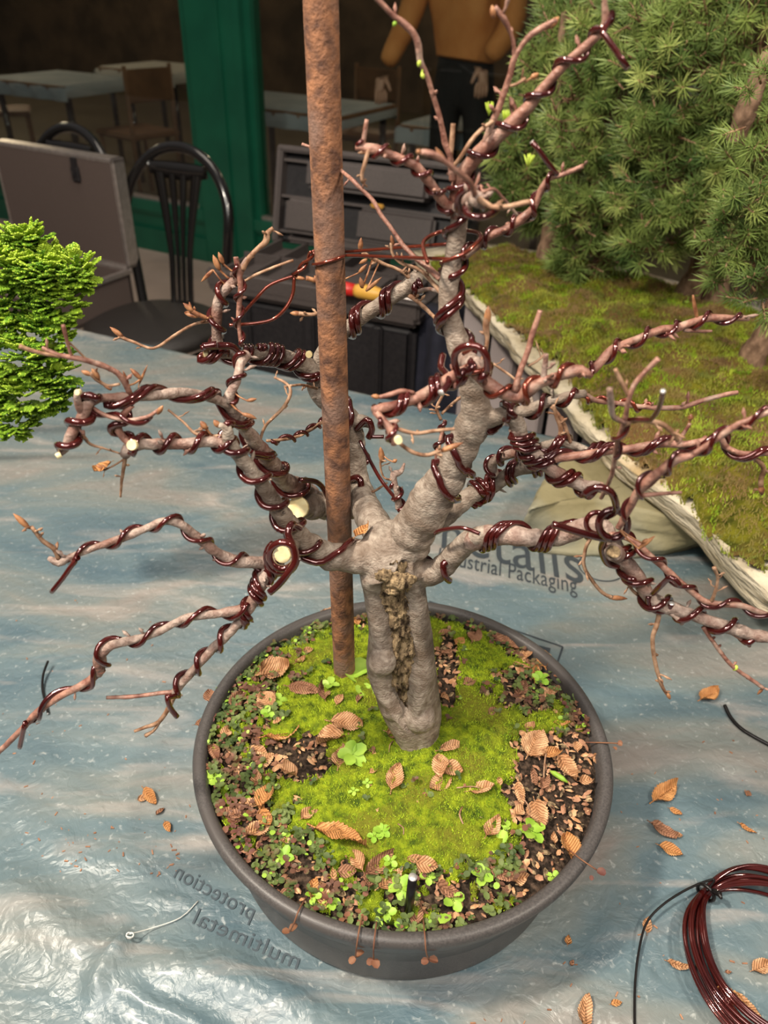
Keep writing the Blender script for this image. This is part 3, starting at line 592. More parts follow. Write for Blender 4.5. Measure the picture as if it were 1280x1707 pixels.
# trunk: swollen double-lobed stem with a long hollow
ROW = [(694, 1250, 34, -1), (692, 1222, 37, -.6), (686, 1196, 46, -.3), (680, 1170, 52, 0), (675, 1140, 55, 0), (670, 1112, 58, 0), (669, 1090, 57, 0), (668, 1060, 54, 0), (664, 1025, 52, 0), (659, 990, 52, 0), (654, 960, 54, 0), (651, 930, 56, .2), (652, 905, 50, .4), (655, 885, 38, .6)]
GRV = [(682, 1182, 3), (673, 1155, 11), (665, 1128, 20), (664, 1105, 26), (672, 1085, 23), (671, 1055, 22), (665, 1025, 21), (658, 1000, 24), (656, 975, 30), (660, 950, 26), (668, 930, 9), (676, 905, 4), (684, 885, 2)]
def interp(tab, y, j):
    for a, b in zip(tab, tab[1:]):
        if b[1] <= y <= a[1]: t = (a[1] - y) / (a[1] - b[1]); return a[j] + (b[j] - a[j]) * t
    return None
P, Rr = smooth_path([T(x, y, d, r) for x, y, r, d in ROW], .0022); NT = 120
vs = []
for p, r in zip(P, Rr):
    cx, cy = proj(p); sc = depth(p) / FPX; gx = interp(GRV, cy, 0); gw = interp(GRV, cy, 2)
    for k in range(NT):
        a = 2 * math.pi * k / NT; sx, sy = math.cos(a), math.sin(a); rad = r
        if gx is not None and sy < 0:
            u = (cx + sx * r / sc - gx) / max(gw * 1.12, 3); e = math.exp(-u ** 4) if abs(u) < 3 else 0
            lip = math.exp(-((abs(u) - 1.7) / .5) ** 2)
            rad += (-min(.0150, .004 + gw * .0006) * e + .0026 * lip) * min(1, -sy * 1.6)
        rad *= 1 + .05 * noise.noise(Vector((sx * 1.5, sy * 1.5, p.z * 28))) + .018 * noise.noise(Vector((sx * 4, sy * 4, p.z * 90)))
        if cy > 1150: rad *= 1 + .10 * (cy - 1150) / 80 * max(0, math.sin(a * 3 + 1))
        vs.append(p + Vector((sx * rad, sy * rad * .92, 0)))
m = MB(); n_ = len(P); m.add(vs, [(i * NT + k, i * NT + (k + 1) % NT, (i + 1) * NT + (k + 1) % NT, (i + 1) * NT + k) for i in range(n_ - 1) for k in range(NT)] + [tuple(reversed(range(NT))), tuple((n_ - 1) * NT + k for k in range(NT))])
# knobs
def knob(px, py, dy, r):
    p, rr_ = T(px, py, dy, r); m.lathe([(max(.0002, rr_ * math.sin(math.pi * i / 10)), -rr_ * math.cos(math.pi * i / 10)) for i in range(11)], p, 20)
knob(637, 1103, -2.0, 24); knob(700, 1195, -1.6, 27); knob(655, 1180, -1.2, 22); knob(618, 925, .3, 26); knob(690, 900, 0, 26)
STUB = []      # first stretches of the limbs, fused with the trunk
BR = {}
def wood(name, pts, mat_='bark2', rough=.06, knots=1, n=14, spurs=0, root=True, fuse=False):
    CP = [T(q[0], q[1], q[2], q[3] * (.9 if q[3] > 6 else .86)) for q in pts]; P, Q = smooth_path(CP, .0022 if CP[0][1] > .003 else .0016); Q2 = []
    sd = sum(ord(c) for c in name) + len(pts) * 3 + pts[0][0]
    for i, (p, r) in enumerate(zip(P, Q)):
        kn = .12 * max(0, noise.noise(p * 110) - .15) * knots
        Q2.append(r * (1 + rough * noise.noise(p * 240) + kn * 2))
    P2 = [p + Vector((noise.noise(p * 170 + Vector((sd, 0, 0))), noise.noise(p * 170 + Vector((0, sd, 0))), noise.noise(p * 170))) * r * .16 for p, r in zip(P, Q)]
    P2[0] = P[0]; b = MB(); b.tube(P2, Q2, n)
    rg = random.Random(sd)
    for _ in range(spurs):                                           # small dormant spurs
        i = rg.randrange(len(P2) // 8, len(P2)); ax = (P2[min(i + 1, len(P2) - 1)] - P2[max(0, i - 1)]).normalized()
        d = Vector((rg.uniform(-1, 1), rg.uniform(-1, 1), rg.uniform(-.6, 1))); d = (d - ax * d.dot(ax)).normalized() + ax * .5; d.normalize(); L = rg.uniform(.002, .006); w_ = min(Q2[i] * .5, rg.uniform(.0006, .0011))
        s0 = P2[i] + d * Q2[i] * .5; j_ = Vector((rg.uniform(-1, 1), rg.uniform(-1, 1), rg.uniform(-.5, 1))) * L * .25; s0 = P2[i]; L += Q2[i]; b.tube([s0, s0 + d * L * .55, s0 + d * L * .75 + j_, s0 + d * L * .9 + j_, s0 + d * (L + .001) + j_ * 1.4], [w_, w_ * .9, w_ * 1.5, w_ * 1.2, w_ * .2], 7)
    BR[name] = (P2, Q2)
    if fuse: STUB.append((P2, Q2)); return
    return b.build('branch', M[mat_], tree)
# --- big limbs fused into the trunk's junction
wood('R1', [(672, 925, .3, 36), (690, 885, 0, 40), (714, 845, -.3, 38), (735, 810, -.5, 35), (758, 770, -.7, 32), (780, 725, -.9, 30), (793, 690, -1, 30), (789, 655, -1, 25), (779, 615, -.9, 22), (764, 575, -.6, 21), (750, 535, -.4, 20), (746, 495, -.2, 19), (752, 450, 0, 18), (760, 405, 0, 18), (766, 365, 0, 16), (762, 335, 0, 15)], fuse=True, rough=.05)
wood('L1a', [(640, 930, 0, 32), (610, 930, -.4, 31), (575, 930, -.8, 27), (545, 925, -1.2, 25), (515, 908, -1.6, 21), (490, 885, -2, 18)], fuse=True)
wood('L4a', [(650, 905, .8, 30), (628, 880, 3.2, 30), (612, 850, 6.5, 27), (602, 815, 9.5, 22), (594, 780, 10.6, 19), (592, 745, 10.8, 18)], fuse=True)
wood('R2a', [(685, 945, 0, 28), (712, 955, -.3, 24), (735, 947, -.8, 22), (760, 922, -1.3, 21), (785, 900, -1.7, 21), (815, 893, -2, 20)], fuse=True)
wood('R3a', [(705, 880, 1.2, 22), (730, 868, 2.2, 21), (758, 848, 3.2, 19), (785, 826, 4, 17), (815, 812, 4.4, 15)], fuse=True)
wood('R4a', [(790, 695, -1, 22), (815, 700, -1.2, 18), (838, 692, -1.6, 15), (858, 698, -1.9, 15), (866, 722, -2.1, 15)], fuse=True)
for P_, Q_ in STUB: m.tube(P_, Q_, 20)
trunk = m.build('trunk', M['bark'], tree)
rm = trunk.modifiers.new('fuse', 'REMESH'); rm.mode = 'VOXEL'; rm.voxel_size = .00115; rm.use_smooth_shade = True
sm = trunk.modifiers.new('soften', 'SMOOTH'); sm.iterations = 4; sm.factor = .6
# dead wood in the hollow
b = MB(); vs = []; rows = 90; cols = 22; ys = [1180 - (1180 - 936) * i / rows for i in range(rows + 1)]
for yy in ys:
    gx = interp(GRV, yy, 0); gw = max(4, interp(GRV, yy, 2)) * 1.3; cx = interp(ROW, yy, 0); r = interp(ROW, yy, 2)
    for k in range(cols + 1):
        u = k / cols * 2 - 1; x = gx + u * gw; sc = .62 / FPX; off = (x - cx) * sc; rr_ = r * sc
        q = at(x, yy, Y0 - math.sqrt(max(1e-6, rr_ ** 2 - off ** 2)) * .92 + .0070 + .005 * u ** 4)
        q.y -= .0042 * noise.noise(Vector((q.x * 260, 5, q.z * 110))) + .0025 * noise.noise(Vector((q.x * 700, 1, q.z * 420)))
        if 955 < yy < 985: q.y -= .004 * math.cos((yy - 970) / 15 * 1.57) * (1 - u * u)
        vs.append(q)
b.add(vs, [(i * (cols + 1) + k, (i + 1) * (cols + 1) + k, (i + 1) * (cols + 1) + k + 1, i * (cols + 1) + k + 1) for i in range(rows) for k in range(cols)]); sc_ = b.build('hollow_dead_wood', M['scar'], tree); sc_['label'] = 'rough dark bark filling the trunk hollow'
b = MB()
for (x, y, r, s_) in ((666, 970, 21, 3), (641, 960, 15, 5), (656, 984, 14, 7), (682, 966, 13, 9)):
    p, rr_ = T(x, y, -3.35, r); g_ = 16
    for i in range(g_ + 1):
        for k in range(24):
            th = math.pi * i / g_; ph = 2 * math.pi * k / 24; d = Vector((math.sin(th) * math.cos(ph), math.sin(th) * math.sin(ph) * .55, math.cos(th) * .8)); b.v.append(tuple(p + d * rr_ * (1 + .35 * noise.noise(d * 3 + Vector((s_, 0, 0))) + .2 * noise.noise(d * 9))))
    k0 = len(b.v) - (g_ + 1) * 24; ff = [(k0 + i * 24 + k, k0 + i * 24 + (k + 1) % 24, k0 + (i + 1) * 24 + (k + 1) % 24, k0 + (i + 1) * 24 + k) for i in range(g_) for k in range(24)]; b.f += ff; b.m += [0] * len(ff)
kn = b.build('bark_burl', M['scar'], tree)
# --- limbs and branches
wood('R1b', [(766, 365, 0, 16), (762, 335, 0, 16), (768, 305, -.2, 15), (780, 278, -.5, 14), (805, 250, -.9, 14), (835, 222, -1.2, 13), (868, 192, -1.5, 12), (895, 160, -1.8, 10), (920, 130, -2, 9), (945, 105, -2.2, 8.5), (972, 80, -2.4, 8), (995, 60, -2.6, 8), (1010, 40, -2.7, 9), (1008, 12, -2.8, 6), (1006, -20, -2.9, 4)], 'bark3', spurs=4)
wood('L1b', [(515, 908, -1.6, 21), (490, 885, -2, 19), (470, 858, -2.4, 17), (450, 828, -2.8, 15), (430, 798, -3, 14), (409, 772, -3.2, 13), (392, 752, -3.3, 13), (381, 732, -3.4, 12), (379, 715, -3.5, 9), (365, 708, -3.5, 5)], 'bark', spurs=5)
wood('L1h', [(388, 745, -3.3, 11), (365, 738, -3.5, 10.5), (335, 737, -3.8, 10), (300, 741, -4.1, 10.5), (262, 740, -4.4, 10), (235, 741, -4.6, 11), (215, 748, -4.8, 12), (207, 760, -4.8, 9)], 'bark2', spurs=4)
wood('L1t', [(209, 757, -4.8, 5), (207, 775, -4.8, 4), (203, 800, -4.6, 3), (201, 828, -4.5, 2.2)], 'twig', n=8, spurs=2)
wood('L1u', [(222, 744, -4.8, 7), (204, 728, -4.8, 7), (197, 712, -4.6, 8), (203, 695, -4.4, 7), (214, 682, -4.3, 6), (222, 676, -4.2, 4)], 'bark3')
wood('L2', [(606, 832, 8.8, 20), (578, 846, 10.8, 20), (545, 845, 11, 20), (515, 826, 10, 18), (490, 812, 8.5, 17), (468, 795, 7, 16), (447, 765, 5, 15), (425, 735, 3.5, 13), (408, 715, 2.4, 12), (393, 695, 1.6, 11), (381, 675, 1, 10.5), (366, 668, .4, 9), (345, 661, -.3, 9), (322, 656, -1, 8.5), (300, 654, -1.7, 9), (270, 658, -2.5, 9.5), (240, 661, -3.2, 9), (205, 662, -4, 8), (170, 664, -4.6, 8), (152, 668, -5, 5)], 'bark2', spurs=7, knots=2)
wood('L2e', [(165, 664, -4.7, 8), (148, 672, -5.2, 10), (140, 688, -5.4, 11), (133, 702, -5.6, 9), (124, 715, -5.8, 9), (117, 728, -6, 9), (108, 748, -6.1, 8), (98, 758, -6.2, 5)], 'bark2', spurs=2)
wood('L2s', [(138, 690, -5.4, 9), (131, 675, -5.6, 7), (128, 658, -5.7, 6), (137, 652, -5.6, 5)], 'bark2')
wood('L2w', [(150, 676, -5, 4), (175, 692, -5.2, 4), (210, 700, -5.2, 4.2), (245, 695, -5.2, 4), (268, 680, -5.2, 3)], 'bark3', n=8)
wood('L2k', [(545, 845, 10.6, 23), (525, 843, 9.4, 26), (508, 845, 8.2, 22), (500, 846, 7.7, 19)], 'bark')
wood('Lup', [(379, 668, .8, 11), (386, 652, .9, 9), (394, 636, 1.2, 8), (398, 618, 1.8, 8), (403, 602, 2.4, 9), (412, 590, 3, 9)], 'bark2', spurs=2)
wood('L4', [(594, 785, 10.6, 19), (592, 745, 10.8, 18), (590, 715, 11, 18), (582, 697, 11.3, 19), (562, 682, 11.6, 19), (542, 665, 11.8, 19), (528, 645, 11.8, 18), (528, 622, 11.6, 18), (536, 600, 11.4, 16), (550, 574, 11.3, 15), (572, 553, 11.3, 14), (598, 532, 11.3, 13.5), (630, 510, 11.3, 12.5), (655, 494, 11.3, 12.5), (675, 482, 11.2, 15), (690, 468, 11.2, 15), (696, 458, 11.1, 12)], 'bark', spurs=3)
wood('L4k', [(588, 705, 11, 15), (602, 702, 10.8, 13), (617, 706, 10.6, 9)], 'bark')
wood('L3', [(534, 636, 11.6, 17), (515, 612, 11, 16), (497, 604, 10.4, 15), (477, 596, 9.8, 14), (455, 592, 9, 12), (430, 591, 8, 11), (405, 592, 7, 9), (375, 590, 6, 9), (342, 589, 5.2, 8)], 'bark', spurs=2)
wood('L3u', [(372, 588, 6, 7), (362, 570, 6, 9), (361, 545, 6, 9), (363, 515, 6.1, 10), (368, 492, 6.2, 10), (382, 476, 6.3, 9), (395, 462, 6.4, 8), (404, 445, 6.5, 6), (412, 430, 6.6, 4)], 'bark2', spurs=5, knots=2)
wood('L3v', [(404, 450, 6.4, 5), (415, 430, 6.6, 5), (430, 414, 6.8, 4.5), (443, 402, 6.9, 6), (446, 388, 7, 5), (455, 380, 7, 3)], 'twig', n=8, spurs=3)
wood('L3w', [(402, 575, 4.5, 4), (398, 545, 4.8, 4), (398, 515, 5, 5), (401, 480, 5.2, 5), (398, 455, 5.4, 6), (393, 428, 5.6, 5)], 'bark3', n=8, spurs=2)
wood('L3x', [(396, 476, 6, 2.5), (425, 459, 6.2, 2.8), (460, 444, 6.5, 2.8), (489, 434, 6.8, 2.6)], 'twig', n=8)
wood('L3y', [(358, 536, 6, 3), (325, 540, 6, 3), (290, 560, 6, 3), (265, 577, 6, 3), (248, 580, 6, 3), (225, 571, 6, 3), (208, 565, 6, 3.5), (198, 558, 6, 4)], 'twig', n=8, spurs=2)
wood('L3z', [(358, 533, 6, 3), (345, 530, 5.8, 4), (330, 525, 5.6, 5), (318, 518, 5.5, 4)], 'bud', n=8, spurs=6)
wood('L2t', [(216, 655, -3.8, 6), (206, 634, -4, 6), (190, 618, -4.2, 5.5), (160, 606, -4.6, 5.5), (130, 598, -5, 5.5), (100, 592, -5.3, 4.5), (70, 580, -5.5, 4)], 'bark3', n=9, spurs=3)
wood('L2u', [(100, 594, -5.3, 4), (75, 590, -5.6, 4), (52, 584, -5.8, 4.5), (32, 577, -6, 5)], 'twig', n=8)
wood('L2v', [(120, 597, -5.1, 3), (112, 570, -5.2, 3.5), (105, 542, -5.3, 4)], 'bark3', n=8)
wood('L2x', [(152, 607, -4.7, 2), (125, 580, -5, 2), (114, 570, -5.2, 2)], 'twig', n=6)
wood('L2y', [(200, 640, -4, 3), (180, 643, -4.2, 3), (160, 632, -4.5, 4), (152, 622, -4.6, 5)], 'twig', n=8, spurs=2)
wood('tw1', [(280, 683, -2.6, 2.4), (305, 703, -2.8, 2.4), (325, 722, -3, 3), (345, 727, -3.2, 4), (370, 726, -3.3, 3)], 'twig', n=8, spurs=5)
wood('tw2', [(200, 756, -4.8, 2), (175, 748, -5, 2), (150, 740, -5.2, 3), (138, 725, -5.4, 3.5)], 'twig', n=7, spurs=4)
wood('tw3', [(207, 765, -4.8, 2), (190, 776, -4.9, 2), (172, 784, -5, 1.6)], 'twig', n=6, spurs=2)
wood('tw4', [(434, 731, 3.5, 3), (444, 708, 3.4, 3), (471, 681, 3.4, 3.4), (484, 655, 3.6, 3.5), (477, 639, 4, 3), (457, 629, 4.3, 2)], 'twig', n=8, spurs=6)
wood('tw5', [(484, 643, 3.8, 2.4), (505, 642, 5.5, 2.6), (528, 648, 9, 3)], 'twig', n=7, spurs=3)
wood('tw6', [(445, 735, 4.5, 3), (484, 731, 6, 3), (510, 721, 8, 3), (542, 701, 10.6, 3)], 'twig', n=8, spurs=2)
wood('tw7', [(665, 848, 3, 7), (662, 825, 3, 6), (658, 806, 3.2, 5.5), (656, 792, 3.4, 7), (668, 786, 3.6, 5), (674, 772, 3.8, 2)], 'bark2', spurs=4)
wood('tw8', [(658, 800, 3.2, 3), (640, 796, 3.3, 2), (634, 775, 3.4, 2.4), (637, 758, 3.4, 3)], 'twig', n=7, spurs=3)
wood('tw9', [(600, 822, 9, 2.5), (620, 820, 8, 2.5), (635, 812, 7.5, 2.2), (645, 805, 7, 2)], 'twig', n=7)
wood('LA', [(460, 938, -3.4, 13), (438, 938, -3.8, 12), (415, 937, -4.2, 11), (388, 934, -4.5, 12), (368, 924, -4.8, 9), (345, 909, -5, 9), (322, 890, -5.2, 8.5), (305, 876, -5.4, 8), (285, 869, -5.6, 8), (265, 870, -5.8, 7), (245, 880, -6, 7), (222, 890, -6.2, 7), (198, 899, -6.4, 7), (170, 909, -6.7, 6.5), (140, 920, -7, 6), (115, 929, -7.2, 6), (98, 937, -7.3, 9), (80, 930, -7.4, 4)], 'bark2', spurs=7, knots=2)
wood('LAt', [(98, 932, -7.3, 4.5), (90, 915, -7.3, 5), (72, 902, -7.4, 4.5), (60, 888, -7.5, 4), (52, 878, -7.5, 4)], 'twig', n=8, spurs=5)
wood('LB', [(470, 938, -3, 15), (450, 945, -3.6, 14), (440, 962, -4.2, 12), (430, 985, -4.6, 12), (420, 1005, -5, 11), (412, 1020, -5.2, 9), (400, 1035, -5.4, 8), (380, 1058, -5.7, 8.5), (358, 1078, -6, 8.5), (340, 1098, -6.3, 8), (320, 1120, -6.6, 7.5), (300, 1142, -6.8, 8), (288, 1158, -7, 7)], 'bark2', spurs=4)
wood('LC', [(422, 1008, -5, 9), (400, 1016, -5.3, 9), (370, 1022, -5.6, 8), (340, 1026, -6, 8), (308, 1031, -6.3, 7.5), (280, 1045, -6.6, 7), (250, 1059, -6.9, 7), (215, 1068, -7.2, 8), (185, 1076, -7.4, 9), (168, 1088, -7.5, 12), (166, 1108, -7.6, 9), (163, 1125, -7.7, 8)], 'bark2', spurs=3, knots=2)
wood('LC2', [(168, 1115, -7.6, 9), (150, 1134, -7.8, 7.5), (125, 1148, -8, 7), (95, 1164, -8.2, 6.5), (65, 1185, -8.4, 7), (40, 1212, -8.6, 6), (10, 1242, -8.8, 5.5), (-20, 1270, -9, 5)], 'bark3', spurs=2)
wood('LBa', [(290, 1154, -7, 5), (262, 1156, -7.2, 4), (225, 1161, -7.5, 4), (177, 1163, -7.8, 3.6)], 'bark3', n=8)
wood('LBb', [(290, 1162, -7, 4.5), (275, 1190, -7.2, 4.5), (262, 1205, -7.3, 4), (240, 1213, -7.4, 3.5), (224, 1219, -7.5, 3)], 'twig', n=8)
wood('LBc', [(267, 1202, -7.3, 3), (256, 1218, -7.4, 3), (243, 1226, -7.4, 4.5)], 'twig', n=8)
wood('R2', [(785, 900, -1.7, 21), (815, 893, -2, 19.5), (850, 892, -2.6, 18), (880, 896, -3.1, 17), (912, 897, -3.6, 17), (945, 890, -4.1, 18), (975, 878, -4.5, 18), (1000, 876, -4.9, 17), (1015, 895, -5.2, 16), (1028, 920, -5.5, 18), (1045, 940, -5.8, 15), (1062, 965, -6.1, 14), (1080, 990, -6.4, 13), (1098, 1008, -6.6, 14), (1120, 1014, -6.8, 13), (1150, 1024, -7.1, 11), (1180, 1034, -7.4, 11), (1215, 1046, -7.7, 11), (1250, 1057, -8, 11), (1300, 1066, -8.4, 10)], 'bark2', spurs=7, knots=2)
wood('R2s', [(1030, 925, -5.8, 15), (1024, 921, -7, 17), (1022, 920, -7.6, 16)], 'bark2')
wood('R2b', [(1005, 890, -5.4, 7), (1040, 895, -5.8, 6), (1064, 908, -6.1, 6), (1083, 926, -6.3, 6), (1114, 953, -6.6, 6.5), (1139, 975, -6.9, 6), (1171, 1000, -7.2, 6), (1200, 1007, -7.4, 6), (1239, 1011, -7.7, 6), (1290, 1030, -8, 5.5)], 'bark3', spurs=4)
wood('R2t1', [(985, 895, -4.8, 4), (976, 915, -5, 3.6), (973, 942, -5.1, 3.4), (985, 965, -5.2, 3.6), (1004, 988, -5.3, 3.6), (1020, 996, -5.3, 4)], 'twig', n=8, spurs=3)
wood('R2t2', [(1036, 945, -5.8, 4), (1044, 968, -5.9, 3.4), (1055, 985, -6, 3), (1062, 990, -6, 4)], 'twig', n=7, spurs=2)
wood('R2t3', [(1100, 1015, -6.7, 5), (1095, 1040, -6.9, 5), (1088, 1062, -7, 4.5), (1090, 1095, -7.1, 4), (1096, 1120, -7.2, 4), (1104, 1145, -7.3, 3.4), (1115, 1163, -7.3, 2)], 'twig', n=8, spurs=8)
wood('R2t4', [(1172, 1045, -7.4, 4.5), (1185, 1065, -7.6, 4), (1203, 1090, -7.8, 4), (1222, 1112, -8, 4), (1245, 1128, -8.1, 4), (1272, 1147, -8.2, 4)], 'bark3', n=8, spurs=5)
wood('R2t5', [(1186, 1002, -7.3, 4), (1194, 980, -7.4, 3), (1196, 962, -7.4, 3), (1190, 946, -7.5, 4)], 'twig', n=7, spurs=4)
wood('R2t6', [(1190, 1038, -7.5, 5), (1225, 1058, -7.9, 4.5), (1250, 1077, -8.1, 3.6)], 'bark3', n=8)
wood('R2t7', [(1110, 1016, -6.8, 7), (1125, 1026, -7.1, 6), (1138, 1040, -7.4, 5)], 'bark2', n=9)
wood('R3', [(785, 826, 4, 17), (815, 812, 4.4, 15), (835, 800, 4.4, 14), (860, 784, 4, 12), (885, 780, 3.5, 11), (905, 774, 3, 9)], 'bark', spurs=2)
wood('R3b', [(822, 790, 4, 10), (822, 770, 3.6, 8), (840, 760, 3, 9), (860, 755, 2.4, 9), (890, 752, 1.4, 8)], 'bark2', spurs=2)
wood('R4', [(862, 712, -2, 15), (868, 728, -2.1, 15), (882, 750, -2.3, 14), (900, 767, -2.6, 14), (918, 781, -2.8, 13), (935, 793, -3, 13), (955, 803, -3.2, 12), (975, 811, -3.4, 12), (998, 812, -3.7, 10), (1015, 820, -4, 7)], 'bark2', spurs=6, knots=2)
wood('R4b', [(840, 697, -1.8, 13), (858, 690, -1.8, 12), (880, 684, -1.6, 11), (905, 674, -1.4, 10), (930, 665, -1.2, 9), (955, 658, -1.0, 8), (975, 656, -.8, 8)], 'bark', spurs=2)
wood('R4c', [(970, 656, -.8, 7), (995, 668, -.6, 5), (1030, 672, -.4, 5), (1070, 678, -.2, 5), (1110, 680, 0, 5), (1140, 678, .2, 5), (1170, 668, .4, 4.5), (1200, 660, .6, 4.5), (1229, 654, .8, 4)], 'bark3', n=8, spurs=4)
wood('R5L', [(792, 612, -4.6, 13), (775, 619, -4.8, 12), (752, 630, -5.2, 12), (732, 643, -5.6, 12), (712, 655, -6, 11), (692, 665, -6.4, 10), (665, 674, -6.8, 9), (640, 680, -7.2, 9), (622, 685, -7.5, 9)], 'bark3', spurs=3)
wood('R5Lb', [(690, 655, -6.4, 4), (670, 652, -6.6, 5), (650, 658, -6.8, 5), (632, 662, -7, 4)], 'bark3', n=8)
wood('R5Lc', [(625, 686, -7.5, 7), (638, 700, -7.8, 7), (650, 715, -8, 8), (656, 730, -8.2, 8), (657, 742, -8.3, 6)], 'bark3', spurs=2)
wood('R5Ld', [(655, 712, -8, 4), (690, 722, -8, 4), (725, 718, -8, 3.5), (758, 715, -8, 3)], 'twig', n=8, spurs=2)
wood('R5Le', [(660, 735, -8.1, 4), (690, 755, -8.2, 4), (715, 758, -8.2, 4), (735, 750, -8.2, 5)], 'twig', n=8, spurs=2)
wood('R5k', [(765, 590, 0, 15), (778, 600, -2.4, 16), (790, 608, -4.6, 17), (797, 612, -5.2, 16)], 'bark2')
wood('R5', [(790, 608, -4.8, 16), (803, 628, -5, 13), (820, 645, -5.2, 12), (840, 655, -5.4, 12), (862, 662, -5.6, 12), (880, 652, -5.8, 12), (898, 640, -6, 10), (920, 632, -6.2, 9), (945, 622, -6.4, 10), (968, 617, -6.5, 9), (985, 628, -6.6, 6)], 'bark3', spurs=5, knots=2)
wood('R5u', [(858, 652, -5.6, 7), (866, 622, -5.5, 6), (880, 585, -5.3, 6), (885, 565, -5.2, 6), (893, 540, -5.1, 5.5), (901, 517, -5, 5)], 'bark3', n=9)
wood('R5v', [(822, 606, -3.5, 2.6), (845, 622, -3.6, 2.6), (860, 634, -3.8, 2.4)], 'twig', n=7, spurs=3)
wood('R5w', [(880, 610, -5.3, 2.5), (895, 602, -5.2, 2.5), (906, 592, -5.1, 2.5)], 'twig', n=6, spurs=2)
wood('R5x', [(905, 640, -6, 6), (908, 615, -6, 6), (910, 590, -6, 5)], 'bark2', n=8, spurs=2)
wood('R5y', [(797, 612, -5, 5), (808, 590, -4.8, 4), (812, 565, -4.6, 4), (810, 548, -4.6, 6), (812, 528, -4.6, 6), (814, 513, -4.6, 3)], 'twig', n=8, spurs=2)
wood('R7', [(975, 625, -3, 8), (990, 615, -2.6, 8), (1005, 598, -2.2, 8), (1025, 580, -1.8, 7.5), (1050, 570, -1.4, 7), (1075, 560, -1, 7), (1100, 550, -.6, 7.5), (1125, 548, -.2, 8), (1145, 541, 0, 7), (1165, 533, .2, 6.5), (1190, 530, .4, 7), (1215, 530, .6, 6), (1248, 531, .8, 5)], 'bark3', spurs=5)
wood('R7b', [(1140, 550, -.1, 4), (1165, 552, .1, 3.6), (1186, 552, .3, 2.6)], 'bark3', n=7)
wood('R7c', [(1162, 530, .2, 3), (1158, 512, .2, 4), (1155, 492, .2, 2)], 'bud', n=8)
wood('R8', [(895, 772, -2.6, 7), (915, 766, -2.8, 8), (945, 762, -3, 8), (975, 758, -3.2, 7.5), (1010, 752, -3.4, 8), (1040, 750, -3.6, 8), (1070, 745, -3.8, 8), (1100, 740, -4, 7.5), (1146, 740, -4.2, 6.5), (1175, 734, -4.4, 6), (1200, 731, -4.5, 6), (1211, 746, -4.5, 6), (1240, 756, -4.6, 5.5), (1290, 755, -4.8, 5.5)], 'bark3', spurs=6)
wood('R8b', [(1250, 758, -4.6, 5), (1272, 778, -4.6, 5), (1268, 800, -4.6, 5), (1269, 815, -4.6, 5)], 'twig', n=8, spurs=3)
wood('R8c', [(900, 745, -2.2, 8), (930, 738, -2, 8), (955, 742, -1.8, 8), (985, 752, -1.8, 7), (1010, 745, -1.6, 5)], 'bark', spurs=2)
wood('R8d', [(930, 740, -2, 5), (935, 715, -2, 5), (928, 695, -2, 4), (922, 675, -2, 3)], 'twig', n=8, spurs=3)
wood('R8e', [(950, 738, -2, 4), (942, 712, -2, 4), (930, 690, -2, 3.6), (918, 678, -1.8, 3)], 'twig', n=8, spurs=1)
wood('R8f', [(1128, 740, -4.2, 5), (1140, 722, -4.2, 4), (1150, 705, -4.2, 3.6)], 'bark3', n=7)
wood('R6', [(1030, 880, -9, 6), (1048, 850, -9.4, 7), (1062, 822, -9.8, 8), (1075, 805, -10, 9), (1100, 786, -10.2, 9), (1128, 765, -10.4, 9), (1150, 760, -10.5, 7), (1175, 745, -10.6, 6), (1211, 720, -10.8, 6), (1240, 703, -11, 6), (1290, 684, -11.2, 6)], 'bark3', spurs=4)
wood('R6b', [(1070, 826, -9.8, 5), (1100, 823, -9.8, 4), (1136, 821, -9.8, 3.6)], 'bark3', n=8)
wood('R6c', [(1060, 825, -9.8, 4), (1080, 812, -9.8, 4), (1100, 795, -9.9, 3)], 'bark3', n=8)
wood('R9', [(1002, 830, -6, 4), (1020, 790, -8, 4.5), (1028, 740, -9.5, 4.5), (1040, 705, -10.5, 5), (1048, 665, -11, 5), (1058, 640, -11, 5), (1075, 620, -11, 5), (1098, 597, -11, 6)], 'bark3', n=9, spurs=2)
wood('R9b', [(1040, 708, -10.5, 5), (1065, 700, -10.5, 6), (1100, 706, -10.4, 5.5), (1120, 720, -10.4, 5), (1130, 735, -10.3, 4)], 'twig', n=8, spurs=4)
wood('R9c', [(1048, 660, -11, 4), (1035, 635, -11, 4.5), (1025, 615, -11, 4)], 'twig', n=8, spurs=1)
wood('R9d', [(1042, 704, -10.6, 5), (1022, 694, -10.9, 5.5), (1018, 665, -11.4, 6.5), (1016, 648, -11.6, 6)], 'bark2', n=8)
wood('A1', [(755, 300, -.5, 7), (750, 262, -.8, 6), (742, 238, -.8, 6), (735, 205, -.9, 5), (727, 176, -1, 5), (713, 130, -1.2, 5), (700, 100, -1.3, 6), (697, 75, -1.4, 6.5), (688, 55, -1.5, 6), (670, 38, -1.6, 6.5), (653, 24, -1.7, 5), (638, 8, -1.8, 5), (620, -10, -1.9, 5)], 'bark3', n=10, spurs=3)
wood('A1s', [(750, 268, -.8, 5), (753, 235, -.8, 5), (755, 206, -.8, 5)], 'twig', n=8)
wood('A2', [(752, 352, -.2, 11), (742, 338, -.4, 10), (730, 325, -.6, 9), (718, 306, -.7, 8.5), (708, 294, -.8, 8.5), (695, 278, -.9, 8.5), (680, 270, -1, 8), (662, 262, -1, 8), (646, 257, -1.1, 8), (628, 250, -1.2, 8), (610, 247, -1.2, 7.5), (592, 246, -1.3, 5)], 'bark3', spurs=5, knots=2)
wood('A2u', [(604, 244, -1.2, 5), (608, 222, -1.2, 4.5), (611, 199, -1.2, 4)], 'bark3', n=8)
